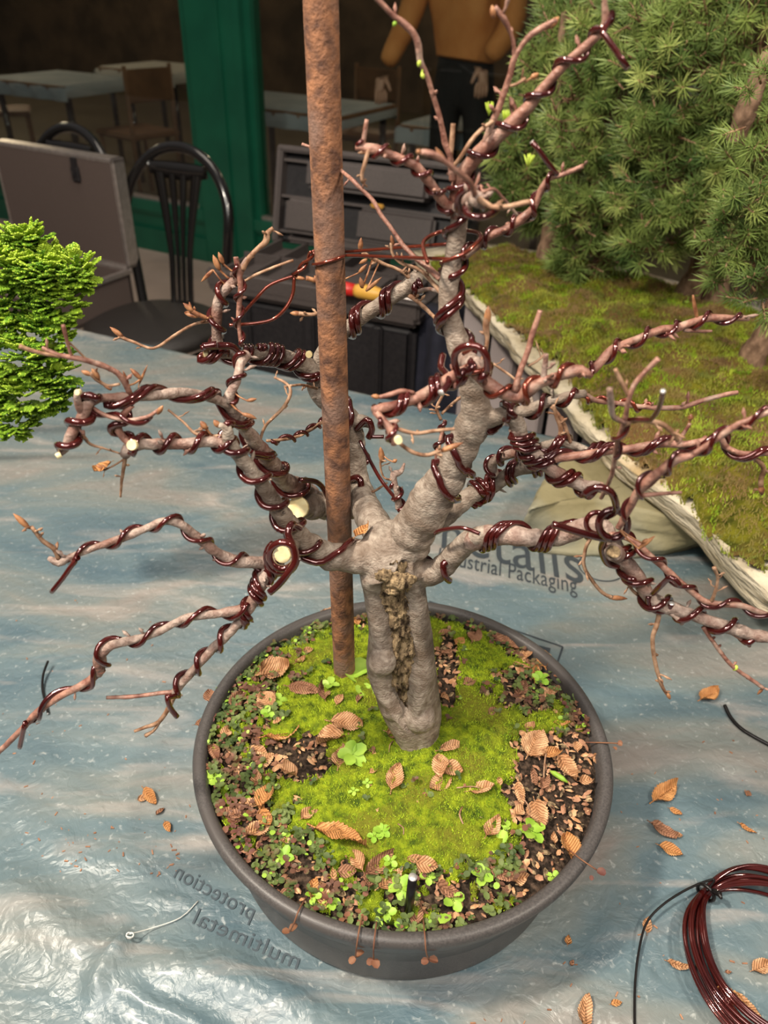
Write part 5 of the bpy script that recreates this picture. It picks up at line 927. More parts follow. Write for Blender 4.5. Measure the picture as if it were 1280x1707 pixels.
LV = [
 (514, 1089, 18, 20, 'small pointed tan leaf on the moss left of the pipe'), (501, 1107, 20, 30, 'small tan leaf on the moss, second up left of the pipe base'), (431, 1127, 34, 240, 'narrow rolled tan leaf near the upper left of the moss'),
 (461, 1127, 46, 10, 'broad flat tan leaf on the upper left moss', .85), (446, 1174, 38, 120, 'torn pale brown leaf on the left moss under the broad tan one', .8), (508, 1155, 52, -12, 'long brown rolled leaf left of the pipe base', .4, 'leaf3'),
 (539, 1160, 32, 100, 'brown folded leaf touching the end of the long rolled one', .6, 'leaf3'), (566, 1171, 22, 60, 'small tan leaf in front of the pipe base'), (577, 1213, 52, -10, 'large pleated tan leaf left of the trunk foot', .62), (552, 1241, 48, 200, 'large tan leaf under the pleated one by the trunk foot', .75),
 (566, 1268, 42, 80, 'tan leaf hanging down from the pair left of the trunk foot', .6), (470, 1233, 58, 20, 'long tube-curled orange-brown leaf above the bare soil patch', .42, 'leaf2'), (431, 1256, 30, -20, 'flat tan leaf at the left end of the tube-curled one'), (441, 1272, 34, 30, 'pale tan leaf left of the bare soil patch', .6),
 (481, 1292, 28, 150, 'rounded tan leaf below the bare soil patch', .95), (427, 1305, 22, 90, 'small upright tan leaf among the weeds on the left', .8), (662, 1233, 36, -15, 'oval tan leaf lying below the trunk foot', .65), (656, 1302, 44, 75, 'brown pleated leaf on the moss below the trunk, pointing down', .6), (444, 1335, 42, 60, 'orange-tan leaf standing in the weeds on the left', .7, 'leaf2'),
 (420, 1349, 42, 175, 'long pale leaf lying across the weeds on the left', .5), (512, 1361, 26, 40, 'small tan leaf alone on the lower left moss', .7), (431, 1389, 46, 35, 'ribbed tan leaf by the reddish weeds at the left rim', .65), (393, 1366, 42, 170, 'reddish-brown leaf over the reddish weeds at the left rim', .5, 'leaf3'), (444, 1372, 34, -60, 'curved orange leaf above the ribbed one at left', .6, 'leaf2'),
 (567, 1402, 88, -22, 'longest orange-brown leaf, rolled, on the lower moss', .42, 'leaf2'), (466, 1205, 14, 30, 'tiny tan leaf above the tube-curled one'), (359, 1262, 42, -70, 'narrow brown leaf leaning over the left rim weeds', .4, 'leaf3'), (378, 1229, 22, 60, 'small yellow-tan leaf in the left weeds', .8), (350, 1165, 24, 90, 'small brown leaf at the upper left rim', .8, 'leaf3'), (337, 1212, 22, 10, 'small pinkish leaf on the left rim', .7, 'leaf3'), (394, 1170, 30, 45, 'dull brown leaf in the upper left weeds', .7, 'leaf3'), (416, 1112, 20, 50, 'brown leaf scrap in the upper left weeds', .6, 'leaf3'),
 (748, 1254, 36, 18, 'almond-shaped tan leaf right of the trunk foot', .45), (735, 1283, 44, 95, 'torn tan leaf, the upper of the crumpled cluster right of centre', .6), (755, 1286, 32, -20, 'small tan leaf, the right of the crumpled cluster right of centre', .8), (731, 1311, 44, 215, 'curled tan leaf, the bottom of the crumpled cluster right of centre', .6),
 (802, 1320, 42, 10, 'tan leaf with long stalk on the right of the moss', .6), (832, 1308, 16, 90, 'tiny leaf at the tip of the stalked tan leaf', .6), (889, 1244, 54, 60, 'large deeply pleated leaf standing on the right soil', .75), (916, 1260, 34, 15, 'orange leaf right of the deeply pleated one', .5, 'leaf2'), (945, 1287, 48, -55, 'striped brown leaf slanting on the right soil', .55), (975, 1305, 22, 5, 'pale tan leaf beside the striped one near the right rim', .7), (997, 1274, 28, -40, 'small tan leaf by the right rim weeds', .5),
 (896, 1364, 46, -75, 'serrated pale tan leaf on the dark soil at lower right', .72), (866, 1360, 18, 40, 'round cream leaf left of the serrated tan leaf', 1.0), (819, 1385, 40, 55, 'upright tan leaf at the moss edge, lower right', .6), (866, 1328, 44, -80, 'thin curled leaf on the dark soil', .35), (904, 1311, 26, 70, 'small bent leaf on the twig at right', .6, 'leaf3'), (889, 1300, 30, -80, 'brown scrap beside the twig on the dark soil', .4, 'leaf3'),
 (876, 1095, 32, 80, 'folded tan leaf near the upper right rim', .6), (906, 1106, 38, 100, 'bright orange-tan leaf against the upper right rim', .6, 'leaf2'), (890, 1131, 38, 80, 'orange-tan leaf below the one against the upper right rim', .55, 'leaf2'), (868, 1115, 30, -20, 'narrow tan leaf joined to the upper right pair', .3), (866, 1154, 30, 60, 'pinkish dull leaf in the upper right weeds', .7, 'leaf3'), (915, 1162, 26, 40, 'tan leaf in the weeds by the upper right rim', .6),
 (788, 1067, 28, 70, 'rounded brown leaf on the moss behind the trunk', .8, 'leaf3'), (766, 1075, 22, 40, 'small orange leaf behind the trunk', .7, 'leaf2'), (743, 1062, 24, 10, 'brown leaf close behind the trunk', .8, 'leaf3'), (766, 1034, 20, 0, 'small tan leaf at the far edge of the moss', .6), (781, 1142, 22, 20, 'pale grey-brown leaf on the moss right of the trunk', .8, 'leaf3'), (742, 1169, 20, -50, 'small leaf close to the right side of the trunk', .5), (745, 1091, 22, 20, 'dark leaf in the shade behind the trunk', .7, 'leaf3'), (843, 1078, 46, -30, 'long brown leaf under the fallen twig at upper right', .4, 'leaf3'),
 (968, 1193, 18, 20, 'small tan leaf at the inner right rim', .7), (935, 1210, 26, 0, 'orange leaf on the right moss near the rim', .5, 'leaf2'), (883, 1218, 18, 20, 'small tan leaf above the deeply pleated one', .8), (945, 1420, 42, 110, 'orange leaf standing by the lower right rim', .8, 'leaf2'), (922, 1403, 18, 100, 'cream scrap above the lower right orange leaf', .6), (863, 1470, 26, 10, 'pale tan leaf on the lower right weeds', .8), (833, 1463, 42, -25, 'brown leaf in the lower right weeds', .45, 'leaf3'),
 (694, 1532, 34, 80, 'dull pinkish leaf touching the front rim', .6, 'leaf3'), (673, 1549, 16, 0, 'tiny reddish leaf on the front rim', .8, 'leaf3'), (747, 1493, 42, -25, 'crumpled brown leaf near the front rim', .6, 'leaf3'), (712, 1447, 36, -10, 'smooth tan leaf right of the wire stake', .7), (694, 1436, 32, 0, 'long tan leaf above the wire stake', .4), (652, 1472, 50, 40, 'boat-shaped tan leaf left of the wire stake', .5), (630, 1446, 58, 40, 'rolled brown leaf behind the boat-shaped one', .4, 'leaf3'), (617, 1470, 36, 80, 'brown leaf under the rolled one', .6, 'leaf3'), (596, 1441, 32, 120, 'fan-pleated tan leaf on the lower moss edge', .7),
 (578, 1457, 30, 0, 'crumpled grey-tan leaf in the lower weeds', .7, 'leaf3'), (519, 1487, 32, 80, 'orange-tan leaf near the front left rim', .6, 'leaf2'), (541, 1497, 36, 100, 'pale tan leaf near the front left rim', .6), (478, 1494, 22, -10, 'brown leaf on the front left rim', .7, 'leaf3'), (456, 1437, 15, 90, 'round orange leaf in the lower left sprouts', .9, 'leaf2'), (556, 1462, 24, 90, 'narrow yellowish leaf in the lower weeds', .4), (478, 1406, 22, 20, 'small crinkled leaf on the lower left moss', .5), (600, 1170, 20, 60, 'small brown leaf between pipe and trunk', .5, 'leaf3'), (594, 1040, 22, 90, 'small orange leaf behind the pipe', .6, 'leaf2'), (548, 1024, 20, 10, 'pale leaf at the back rim left of the pipe', .6), (623, 1291, 14, 20, 'tiny scrap of leaf on the centre moss', .8), (623, 1260, 12, 70, 'tiny pale seed case on the centre moss', .5), (820, 1190, 16, 30, 'tiny grey leaf scrap on the right moss', .8, 'leaf3'), (960, 1250, 20, 100, 'pale leaf under the right rim weeds', .7)]
for q in LV:
    leaf(q[0], q[1], q[2], q[3], q[4], W=(q[5] if len(q) > 5 else .62), fold=R.uniform(.1, 1.3), curl=R.uniform(-.7, .9), m_=(q[6] if len(q) > 6 else 'leaf1'), tilt=R.uniform(-.2, .3))
TLV = [(250, 1328, 36, -50, 'larger curled orange leaf on the film left of the pot', .45), (238, 1332, 16, 10, 'small orange scrap beside the larger leaf left of the pot', .7), (267, 1353, 16, 40, 'dark brown crumb of leaf left of the pot', .6), (280, 1378, 22, -60, 'lowest orange leaf scrap left of the pot', .5),
 (1107, 1325, 54, 35, 'big pointed brown leaf on the film right of the pot', .5), (1126, 1354, 20, -30, 'small leaf just below the big pointed one', .5), (1105, 1387, 42, -30, 'crumpled orange leaf below the big pointed one', .5), (1118, 1417, 36, -20, 'lower half of the crumpled orange pair right of the pot', .6), (1131, 1392, 12, 0, 'tiny crumb beside the crumpled orange leaf', .8), (1245, 1385, 26, -30, 'long thin tan leaf near the right edge above the wire coil', .3), (1247, 1323, 12, 60, 'small orange fleck near the right edge', .8), (1181, 1161, 40, 30, 'curled tan leaf on the film below the right branch', .6),
 (1130, 1611, 32, -20, 'half-moon tan leaf at the outer side of the wire coil', .4), (1268, 1613, 32, 20, 'ribbed leaf inside the wire coil near the right edge', .7), (1212, 1662, 44, 160, 'large brown leaf overlapping the inside of the coil', .6), (1244, 1678, 46, -45, 'long brown leaf with a stalk inside the coil', .4), (973, 1690, 52, 85, 'upright brown leaf at the bottom edge', .45), (1027, 1673, 18, 10, 'small crumb near the bottom edge', .6), (1077, 1545, 24, 90, 'oval brown leaf touching the loose wire end', .6), (947, 1569, 14, 80, 'round dark leaf in front of the pot', .8), (953, 1606, 10, 60, 'tiny orange seed in front of the pot', .7), (1214, 1620, 10, 0, 'tiny tan crumb inside the coil', .6)]
for q in TLV: leaf(*q[:5], W=q[5], fold=R.uniform(.3, 1.1), curl=R.uniform(-.3, .7), m_=R.choice(['leaf2', 'leaf2', 'leaf1', 'leaf3']), on='table', group='dry leaves on the plastic film')
leaf(603, 888, 34, 40, 'crisp orange leaf caught in the fork beside the pipe', W=.6, fold=.8, on='air', m_='leaf2', group='dry leaves on the tree', dy=.4)
leaf(172, 781, 30, 200, 'yellow-brown leaf hanging from the end of the left branch', W=.6, fold=.8, on='air', m_='leaf2', group='dry leaves on the tree', dy=-5)
# uncountable crumbs of leaf and bark between them
def scatter_bits(name, n_, cond, label, cat, mats, size, onsoil=True):
    b = MB(); k = 0
    while k < n_:
        a = rnd(0, 6.283); r = .163 * math.sqrt(R.random()); x = PC.x + r * math.cos(a); y = PC.y + r * math.sin(a)
        if not cond(x, y): 
            if R.random() < .002: k += 1
            continue
        k += 1; s = rnd(*size); p = Vector((x, y, soilz(x, y) + .0022)); an = rnd(0, 6.28); X = Vector((math.cos(an), math.sin(an), rnd(-.5, .6))).normalized(); Yv = X.cross(Vector((rnd(-.5, .5), rnd(-.5, .5), 1))).normalized(); Zn = X.cross(Yv)
        w_ = rnd(.3, .7); vs_ = [p - X * s * .5, p - X * s * .2 + Yv * s * w_ * .5, p + X * s * .25 + Yv * s * w_ * .4 + Zn * s * .1, p + X * s * .5 + Zn * s * .15, p + X * s * .2 - Yv * s * w_ * .45 + Zn * s * .05, p - X * s * .25 - Yv * s * w_ * .4, p + Zn * -s * .12]
        b.add(vs_, [(0, 1, 6), (1, 2, 6), (2, 3, 6), (3, 4, 6), (4, 5, 6), (5, 0, 6)], R.randrange(len(mats)))
    tag(b.build(name, [M[x] for x in mats], None, False), label, cat, None, 'stuff')
zone = lambda x, y: zones(x, y)
scatter_bits('leaf_litter', 1150, lambda x, y: zone(x, y)[0] < .5 or R.random() < .035, 'crumbled brown leaf litter over the soil round the moss', 'leaf litter', ['leaf3', 'leaf1', 'scar', 'leaf3'], (.0025, .0095))
# ------------------------------------------------------------------ creeping weeds (uncountable) and the sprouts one can count
def round_leaf(b, p, d, s, mi, cup=.25):
    up = Vector((rnd(-.4, .4), rnd(-.4, .4), 1)).normalized(); X = (d - up * d.dot(up)).normalized(); Yv = up.cross(X); n_ = 8
    vs_ = [p + X * s] + [p + X * s * (1 + math.cos(t)) * .98 + Yv * s * .85 * math.sin(t) + up * cup * s * (abs(math.sin(t)) ** 1.5 + .25 * math.cos(t)) for t in [2 * math.pi * k / n_ for k in range(n_)]]
    b.add(vs_, [(0, 1 + k, 1 + (k + 1) % n_) for k in range(n_)], mi)
b = MB(); k = 0
while k < 900:
    a = rnd(0, 6.283); r = .168 * math.sqrt(R.random()); x = PC.x + r * math.cos(a); y = PC.y + r * math.sin(a); zm, zw = zones(x, y)
    if R.random() > (1 if zw > .9 else .45 if zw > .3 else .02): continue
    k += 1; px, py = proj((x, y, .115)); red = px < 440 and 1345 < py < 1425
    p = Vector((x, y, soilz(x, y))); top = p + Vector((rnd(-.003, .003), rnd(-.003, .003), rnd(.003, .009))); b.tube([p, top], [.0003, .00025], 4, mi=0); a0 = rnd(0, 6.28)
    for q in range(R.choice([2, 3, 3, 4])):
        an = a0 + q * 2.1; round_leaf(b, top, Vector((math.cos(an), math.sin(an), .1)), rnd(.0012, .0030) , (1 if (red and R.random() < .7) or R.random() < .12 else 2 if R.random() < .06 else 0))
tag(b.build('creeping_weeds', [M['weed'], M['weedr'], M['sprout']]), 'low creeping weeds with small round leaves round the pot rim', 'weeds', None, 'stuff')
def sprout(px, py, s_px, n_, label, tall=.006, mt='sprout', long_=1.0, stemx=0):
    p = soil_at(px, py); p.z -= .001; s = s_px * depth(p) / FPX; b1 = MB(); b2 = MB(); top = p + Vector((stemx, 0, tall)); t = empty('seedling', p, label, 'seedling', 'green seedlings in the moss')
    b1.tube([p, top], [.0006, .0004], 6); b1.build('stem', M[mt], t); a0 = rnd(0, 6.28)
    for q in range(n_):
        an = a0 + q * 2 * math.pi / n_; d = Vector((math.cos(an), math.sin(an), .2)); 
        b2 = MB(); round_leaf(b2, top + d * .0006, d, s * .5 * long_, 0, .3); b2.build('leaf', M[mt], t)
for q in [(588, 1268, 26, 5, 'bright green five-leaved seedling below the trunk foot', .009), (578, 1133, 50, 1, 'broad oval green leaf in front of the pipe base', .005), (598, 1142, 36, 2, 'second broad-leaved seedling between pipe and trunk', .004), (550, 1147, 16, 4, 'tiny four-leaved sprout left of the pipe base'), (465, 1173, 14, 4, 'tiny sprout next to the torn brown leaf on the left'), (448, 1195, 13, 5, 'tiny sprout left of centre above the tube-curled leaf'), (424, 1104, 13, 4, 'tiny sprout at the upper left moss edge'), (452, 1115, 12, 4, 'tiny sprout behind the broad tan leaf'),
          (356, 1304, 18, 5, 'lime sprout inside the left rim'), (372, 1158, 12, 4, 'lime sprout at the upper left rim'), (885, 1392, 24, 5, 'grey-green rosette on the dark soil at lower right', .006), (838, 1388, 24, 2, 'wilting green leaf pair at the moss edge', .006), (803, 1466, 20, 5, 'lime sprout by the front right weeds'), (668, 1487, 22, 5, 'green sprout left of the wire stake', .008), (650, 1442, 13, 4, 'tiny sprout behind the wire stake'), (755, 1508, 20, 4, 'lime sprout by the front rim, right of the stake'), (712, 1468, 14, 4, 'tiny sprout right of the wire stake'), (899, 1138, 16, 5, 'small sprout near the upper right rim'), (474, 1434, 18, 4, 'lime sprout in the front left moss'),
          (552, 1512, 16, 4, 'lime sprout close to the front left rim'), (523, 1500, 14, 4, 'yellow-green sprout at the front left rim'), (636, 1392, 15, 5, 'pale lime sprout on the lower moss'), (624, 1400, 12, 4, 'tiny lime sprout beside the pale lime one'), (589, 1325, 9, 4, 'tiny yellow sprout in the centre moss'), (612, 1312, 8, 4, 'tiny yellow sprout above the centre one'), (645, 1527, 16, 4, 'lime sprout at the very front rim'), (920, 1468, 12, 4, 'small sprout at the lower right rim'), (750, 1530, 26, 1, 'round grey-green leaf at the front rim')]:
    sprout(*q)
p = soil_at(929, 1299); b = MB(); b.tube([p + Vector((-.006, .005, .004)), p + Vector((-.003, .002, .005)), p + Vector((.003, -.003, .005)), p + Vector((.007, -.006, .004))], [.0006, .0022, .0022, .0006], 8); tag(b.build('seed_pod', M['sprout']), 'small bright green seed pod on the dark right soil', 'seed pod')
# sprigs trailing over the rim
def trail(pts_, tips, label):
    t = empty('trailing_sprig', Vector(pts_[0]), label, 'sprig', 'reddish sprigs trailing over the rim'); b = MB(); P_, _ = smooth_path([(Vector(p), .0005) for p in pts_], .002); b.tube(P_, .00055, 6); b.build('stem', M['weedr'], t)
    for tp, s, d in tips:
        b = MB(); round_leaf(b, Vector(tp), Vector(d), s, 0, .5); b.build('leaf', M['weedr'], t)
def rimpt(px, py, z, rr_):                                           # point outside the rim, at radius rr_ and height z
    p = onz(px, py, z); d = (p.to_2d() - PC).normalized() * rr_; return Vector((PC.x + d.x, PC.y + d.y, z))
for (px, py, lab, z) in ((508, 1500, 'pink-leaved sprig hanging over the front left of the rim', .088), (603, 1530, 'brown sprig hanging over the front rim, left of the pink pair', .088), (628, 1535, 'second of the sprig pair hanging over the front rim', .090), (706, 1540, 'forked sprig hanging over the front rim by the stake', .092)):
    a = rimpt(px, py, .108, .158); b_ = rimpt(px, py, .1165, .174); c_ = rimpt(px, py + 8, .110, .1815); d_ = rimpt(px + 2, py + 10, z, .1785)
    dn = Vector((rnd(-.2, .2), -.15, -1)); trail([a, b_, c_, d_], [(d_, .0036, dn + Vector((.35, 0, 0))), (d_, .0030, dn + Vector((-.5, 0, 0)))], lab)
a = rimpt(1000, 1238, .108, .160); b_ = rimpt(1005, 1238, .117, .175); c_ = rimpt(1010, 1238, .118, .184); trail([a, b_, c_], [(c_, .0024, (1, .2, .3)), (c_, .0022, (.6, -.5, .2)), (c_ + Vector((-.004, -.002, -.002)), .0022, (.3, -.8, -.5))], 'thin dark sprig sticking out over the right rim')
a = rimpt(955, 1420, .108, .160); b_ = rimpt(965, 1430, .117, .174); c_ = rimpt(980, 1440, .114, .187); trail([a, b_, c_], [(c_, .0036, (1, -.4, -.2)), (c_ + Vector((-.004, -.003, -.002)), .002, (.1, -.5, -1))], 'curling sprig with a pale leaf over the lower right rim')
# fallen twigs
def fallen(p0, p1, r, label, z=.0035):
    a, c_ = soil_at(*p0), soil_at(*p1); a.z += z; c_.z += z; mid = a.lerp(c_, .5) + Vector((rnd(-.003, .003), 0, .002)); b = MB(); P_, _ = smooth_path([(a, r), (mid, r), (c_, r)], .002); b.tube(P_, [r * (1 - .4 * i / len(P_)) for i in range(len(P_))], 7)
    tag(b.build('fallen_twig', M['twig']), label, 'twig', 'fallen twigs on the pot')
fallen((815, 1056), (880, 1087), .0013, 'reddish twig lying on the moss by the upper right rim'); fallen((910, 1255), (905, 1310), .0009, 'pale twig on the dark right soil'); fallen((866, 1330), (882, 1372), .0007, 'hair-thin twig on the dark lower right soil'); fallen((760, 1318), (800, 1318), .0006, 'thin stalk lying on the right moss')
fallen((655, 1240), (648, 1258), .0006, 'tiny stalk below the trunk foot'); fallen((430, 1425), (470, 1432), .0005, 'straw-coloured stalk at the lower left'); fallen((663, 1378), (672, 1396), .0006, 'dark sliver on the lower moss'); fallen((770, 1350), (772, 1380), .0009, 'brown splinter on the lower right moss')
# wire stake
p = soil_at(680, 1520); p.z -= .006; q = at(688, 1462, p.y - .001); b = MB(); b.tube([p, p.lerp(q, .5), q], .0031, 14, mi_cap=1); tag(b.build('wire_stake', [M['blackwire'], M['wire_end']]), 'short black wire stake with a bright cut end near the front rim', 'wire stake')
# ------------------------------------------------------------------ coil of wire, offcuts
cc = onz(1296, 1600, .01); co = empty('wire_coil', (cc.x, cc.y, .002), 'hank of dark red-brown copper wire held by a black tie, cut by the right edge', 'wire coil')
rc = (onz(1165, 1600, .012) - cc).length; rgc = random.Random(3)
for k in range(15):
    dr = rgc.uniform(-.0085, .009); dz = .004 + rgc.uniform(0, .014); ox, oy = rgc.uniform(-.003, .003), rgc.uniform(-.003, .003); ph = rgc.uniform(0, 6); tieA = 2.23; pts_ = []
    for i in range(121):
        a = 2 * math.pi * i / 120; kk = 1 - .72 * math.exp(-((math.atan2(math.sin(a - tieA), math.cos(a - tieA))) / .45) ** 2); r = rc + dr * kk + .001 * math.sin(3 * a + ph) * kk; rel = 1.05
        pts_.append(Vector((cc.x + ox * kk + r * math.cos(a), cc.y + oy * kk + r * 1.08 * math.sin(a), .004 + (dz - .004) * (kk * .8 + .2) + .0007 * math.sin(2 * a + ph))))
    b = MB(); b.tube(pts_, .00165, 8, caps=False); b.build('strand', M['wire'], co)
ta = Vector((cc.x + rc * math.cos(2.23), cc.y + rc * 1.08 * math.sin(2.23), .009)); tg = Vector((-math.sin(2.23), math.cos(2.23) * 1.08, 0)).normalized(); tn = Vector((tg.y, -tg.x, 0))
b = MB(); b.tube([ta + (tn * math.cos(a) * .0078 + Zv * math.sin(a) * .0080) for a in [2 * math.pi * k / 24 for k in range(25)]], .0016, 8, caps=False); b.tube([ta + tg * -.0005 + Zv * .008 - tn * .004, ta + Zv * .011 - tn * .010 , ta + Zv * .012 - tn * .013 + tg * .003], [.0022, .0025, .0012], 8); b.build('tie', M['blackwire'], co)
P_, _ = smooth_path([(Vector((ta.x, ta.y, .012)), 1)] + [(onz(x, y, z), 1) for x, y, z in ((1190, 1466, .013), (1150, 1480, .014), (1105, 1508, .014), (1077, 1540, .012), (1064, 1590, .009), (1058, 1650, .005), (1058, 1730, .0035))], .003)
b = MB(); b.tube(P_, .0010, 8); tag(b.build('loose_wire_end', M['blackwire']), 'thin dark wire springing off the coil in a wide curve', 'wire')
for nm, pp_, r, lab in (('wire_offcut', [(1208, 1176, .004), (1218, 1196, .003), (1240, 1218, .003), (1290, 1246, .003)], .0020, 'dark wire offcut on the film at the right edge'), ('wire_offcut', [(80, 1102, .012), (72, 1125, .008), (71, 1150, .004), (77, 1175, .0035), (80, 1190, .0035)], .0013, 'bent dark wire offcut behind the low left branch')):
    P_, _ = smooth_path([(onz(*x), 1) for x in pp_], .003); b = MB(); b.tube(P_, r, 10, mi_cap=1); tag(b.build(nm, [M['blackwire'], M['wire_end']]), lab, 'wire')
# crumbs of bark on the film
b = MB()
for _ in range(150):
    px, py = R.choice([(rnd(1030, 1280), rnd(1230, 1700)), (rnd(0, 320), rnd(1000, 1450)), (rnd(560, 1050), rnd(1560, 1707)), (rnd(100, 300), rnd(1380, 1460))]); p = onz(px, py, .002)
    if (p.to_2d() - PC).length < .185: continue
    s = rnd(.0006, .0018); a = rnd(0, 3.14); b.box(Vector((p.x, p.y, sheet_h(p.x, p.y) + s * .3)), s * rnd(1, 3), s * .7, s * .5, (Vector((math.cos(a), math.sin(a), 0)), Vector((-math.sin(a), math.cos(a), 0)), Zv))
tag(b.build('bark_crumbs', M['leaf3'], None, False), 'specks of bark and dust scattered on the plastic film', 'crumbs', None, 'stuff')
# ================================================================== stones and the spruce forest
def rock(name, bot, top, z0, z1, mt, label, amp=.006, sub=5, parent=None, fr=18, nseg=90, layers=14, inner=1):
    """loft of two outlines (px) at z0 and z1, displaced"""
    def ring(pl, z, k):
        q = [onz(x, y, z) if not isinstance(x, Vector) else x for x, y in pl]; n_ = len(q); L_ = [0]
        for i in range(n_): L_.append(L_[-1] + (q[(i + 1) % n_] - q[i]).length)
        out = []
        for s in range(nseg):
            t = s / nseg * L_[-1]; i = max(j for j in range(n_) if L_[j] <= t + 1e-9); u = (t - L_[i]) / max(1e-9, L_[i + 1] - L_[i]); out.append(q[i].lerp(q[(i + 1) % n_], u))
        return out
    A, B = ring(bot, z0, 0), ring(top, z1, 1); vs_ = []; cA = sum(A, Vector()) / nseg; cB = sum(B, Vector()) / nseg
    for l in range(layers + 1):
        t = l / layers; 
        for s in range(nseg):
            p = A[s].lerp(B[s], t); o_ = (p - cA.lerp(cB, t)); o_.z = 0; o_.normalize(); bulge = .25 * amp * math.sin(math.pi * t)
            p = p + o_ * (bulge + amp * noise.noise(Vector((p.x * fr, p.y * fr, p.z * fr * 5))) + amp * .5 * noise.noise(Vector((p.x * fr * 4, p.y * fr * 4, p.z * fr * 12)))); vs_.append(p)
    fs = [(l * nseg + s, l * nseg + (s + 1) % nseg, (l + 1) * nseg + (s + 1) % nseg, (l + 1) * nseg + s) for l in range(layers) for s in range(nseg)]
    base = layers * nseg; prev = base                                # cap top with shrinking rings
    for c_ in range(1, 13):
        t = c_ / 12
        for s in range(nseg):
            p = Vector(vs_[base + s]).lerp(cB, t); p.z += amp * .5 * noise.noise(Vector((p.x * fr, p.y * fr, 3))) * min(1, t * 3) ; vs_.append(p)
        cur = len(vs_) - nseg; fs += [(prev + s, prev + (s + 1) % nseg, cur + (s + 1) % nseg, cur + s) for s in range(nseg)]; prev = cur
    fs.append(tuple(reversed(range(nseg))))
    b = MB(); b.add(vs_, fs); o = b.build(name, M[mt], parent); 
    if label: tag(o, label, 'stone')
    return o
rock('flat_stone', [(870, 905), (900, 922), (960, 928), (1060, 929), (1130, 922), (1195, 900), (1240, 860), (1180, 800), (1000, 800), (890, 840)], [(882, 850), (920, 838), (990, 832), (1080, 850), (1170, 875), (1230, 870), (1260, 800), (1150, 740), (990, 742), (925, 775)], .002, .074, 'stone', 'olive-grey slab of stone on the film, propping up the long rock', .008, fr=14)
SZ = .135
def sl(px, py, z=SZ): return onz(px, py, z)
SLP = [(688, 418), (702, 434), (740, 452), (772, 482), (800, 512), (840, 560), (880, 602), (930, 655), (965, 700), (1010, 745), (1060, 790), (1120, 832), (1180, 880), (1215, 925), (1290, 1000)]
BACK = [Vector((.62, .70, 0)), Vector((.80, .95, 0)), Vector((.86, 1.3, 0)), Vector((.70, 1.62, 0)), Vector((.45, 1.86, 0)), Vector((.2, 1.95, 0))]
def outl(z, inset=0):
    P_ = [onz(x, y, z) for x, y in SLP] + [Vector((v.x, v.y, z)) for v in BACK]; c_ = sum(P_, Vector()) / len(P_); return [(p + (c_ - p).normalized() * inset, 0) for p in P_]
top_ = outl(SZ - .012); bot_ = [((p + (Vector((.47, 1.25, SZ)) - p).normalized() * .022), 0) for p, _ in top_]; bot_ = [(Vector((p.x, p.y, SZ - .050)), 0) for p, _ in bot_]
slab = rock('rock_slab', bot_, top_, 0, 0, 'slab', 'long layered pale rock slab carrying moss and a spruce forest', .010, nseg=260, fr=12, layers=16)
# moss cushion on the slab
c_ = Vector((.47, 1.22, 0)); inn = [p for p, _ in outl(SZ, .052)]
def inside(x, y, poly):
    r_ = False; n_ = len(poly)
    for i in range(n_):
        a, b_ = poly[i], poly[i - 1]
        if (a.y > y) != (b_.y > y) and x < (b_.x - a.x) * (y - a.y) / (b_.y - a.y) + a.x: r_ = not r_
    return r_
def edge_d(x, y, poly): p = Vector((x, y)); return min(seg_d(p, poly[i].to_2d(), poly[i - 1].to_2d())[0] for i in range(len(poly)))
def mz(x, y, d): return SZ - .014 + .034 * min(1, d / .10) ** .6 + .016 * noise.noise(Vector((x * 20, y * 20, 0))) + .005 * noise.noise(Vector((x * 50, y * 50, 2)))
g_ = .011; ids = {}; vs_ = []; fs = []; GD = {}
for i in range(0, 90):
    for j in range(0, 130):
        x = .03 + i * g_; y = .55 + j * g_
        if inside(x, y, inn): d = edge_d(x, y, inn); GD[(i, j)] = d; ids[(i, j)] = len(vs_); vs_.append(Vector((x + .006 * noise.noise(Vector((x * 40, y * 40, 7))), y, mz(x, y, d))))
for (i, j) in ids:
    q = [(i, j), (i + 1, j), (i + 1, j + 1), (i, j + 1)]
    if all(k in ids for k in q): fs.append(tuple(ids[k] for k in q))
b = MB(); b.add(vs_, fs); keys = list(ids)
for _ in range(42000):
    k = R.choice(keys); x = .03 + (k[0] + rnd(-.5, .5)) * g_; y = .55 + (k[1] + rnd(-.5, .5)) * g_
    if y > 1.5 and R.random() < .4: continue
    blade(b, Vector((x, y, mz(x, y, GD[k]) - .001)), Vector((rnd(-.6, .6), rnd(-.6, .6), 1)).normalized(), rnd(.004, .010), rnd(.0007, .0013), (3 if noise.noise(Vector((x * 16, y * 16, 21))) + rnd(-.2, .2) > .18 else 4 if noise.noise(Vector((x * 22, y * 22, 41))) + rnd(-.2, .2) > .28 else 2 if noise.noise(Vector((x * 25, y * 25, 51))) > .2 else 1))
tag(b.build('slab_moss', [M['moss2'], M['moss2_b'], M['moss_b2'], M['moss2_c'], M['moss2_d']]), 'olive and yellow-green moss covering the rock slab under the spruces', 'moss', None, 'stuff')
def slab_at(px, py): return onz(px, py, SZ + .018)
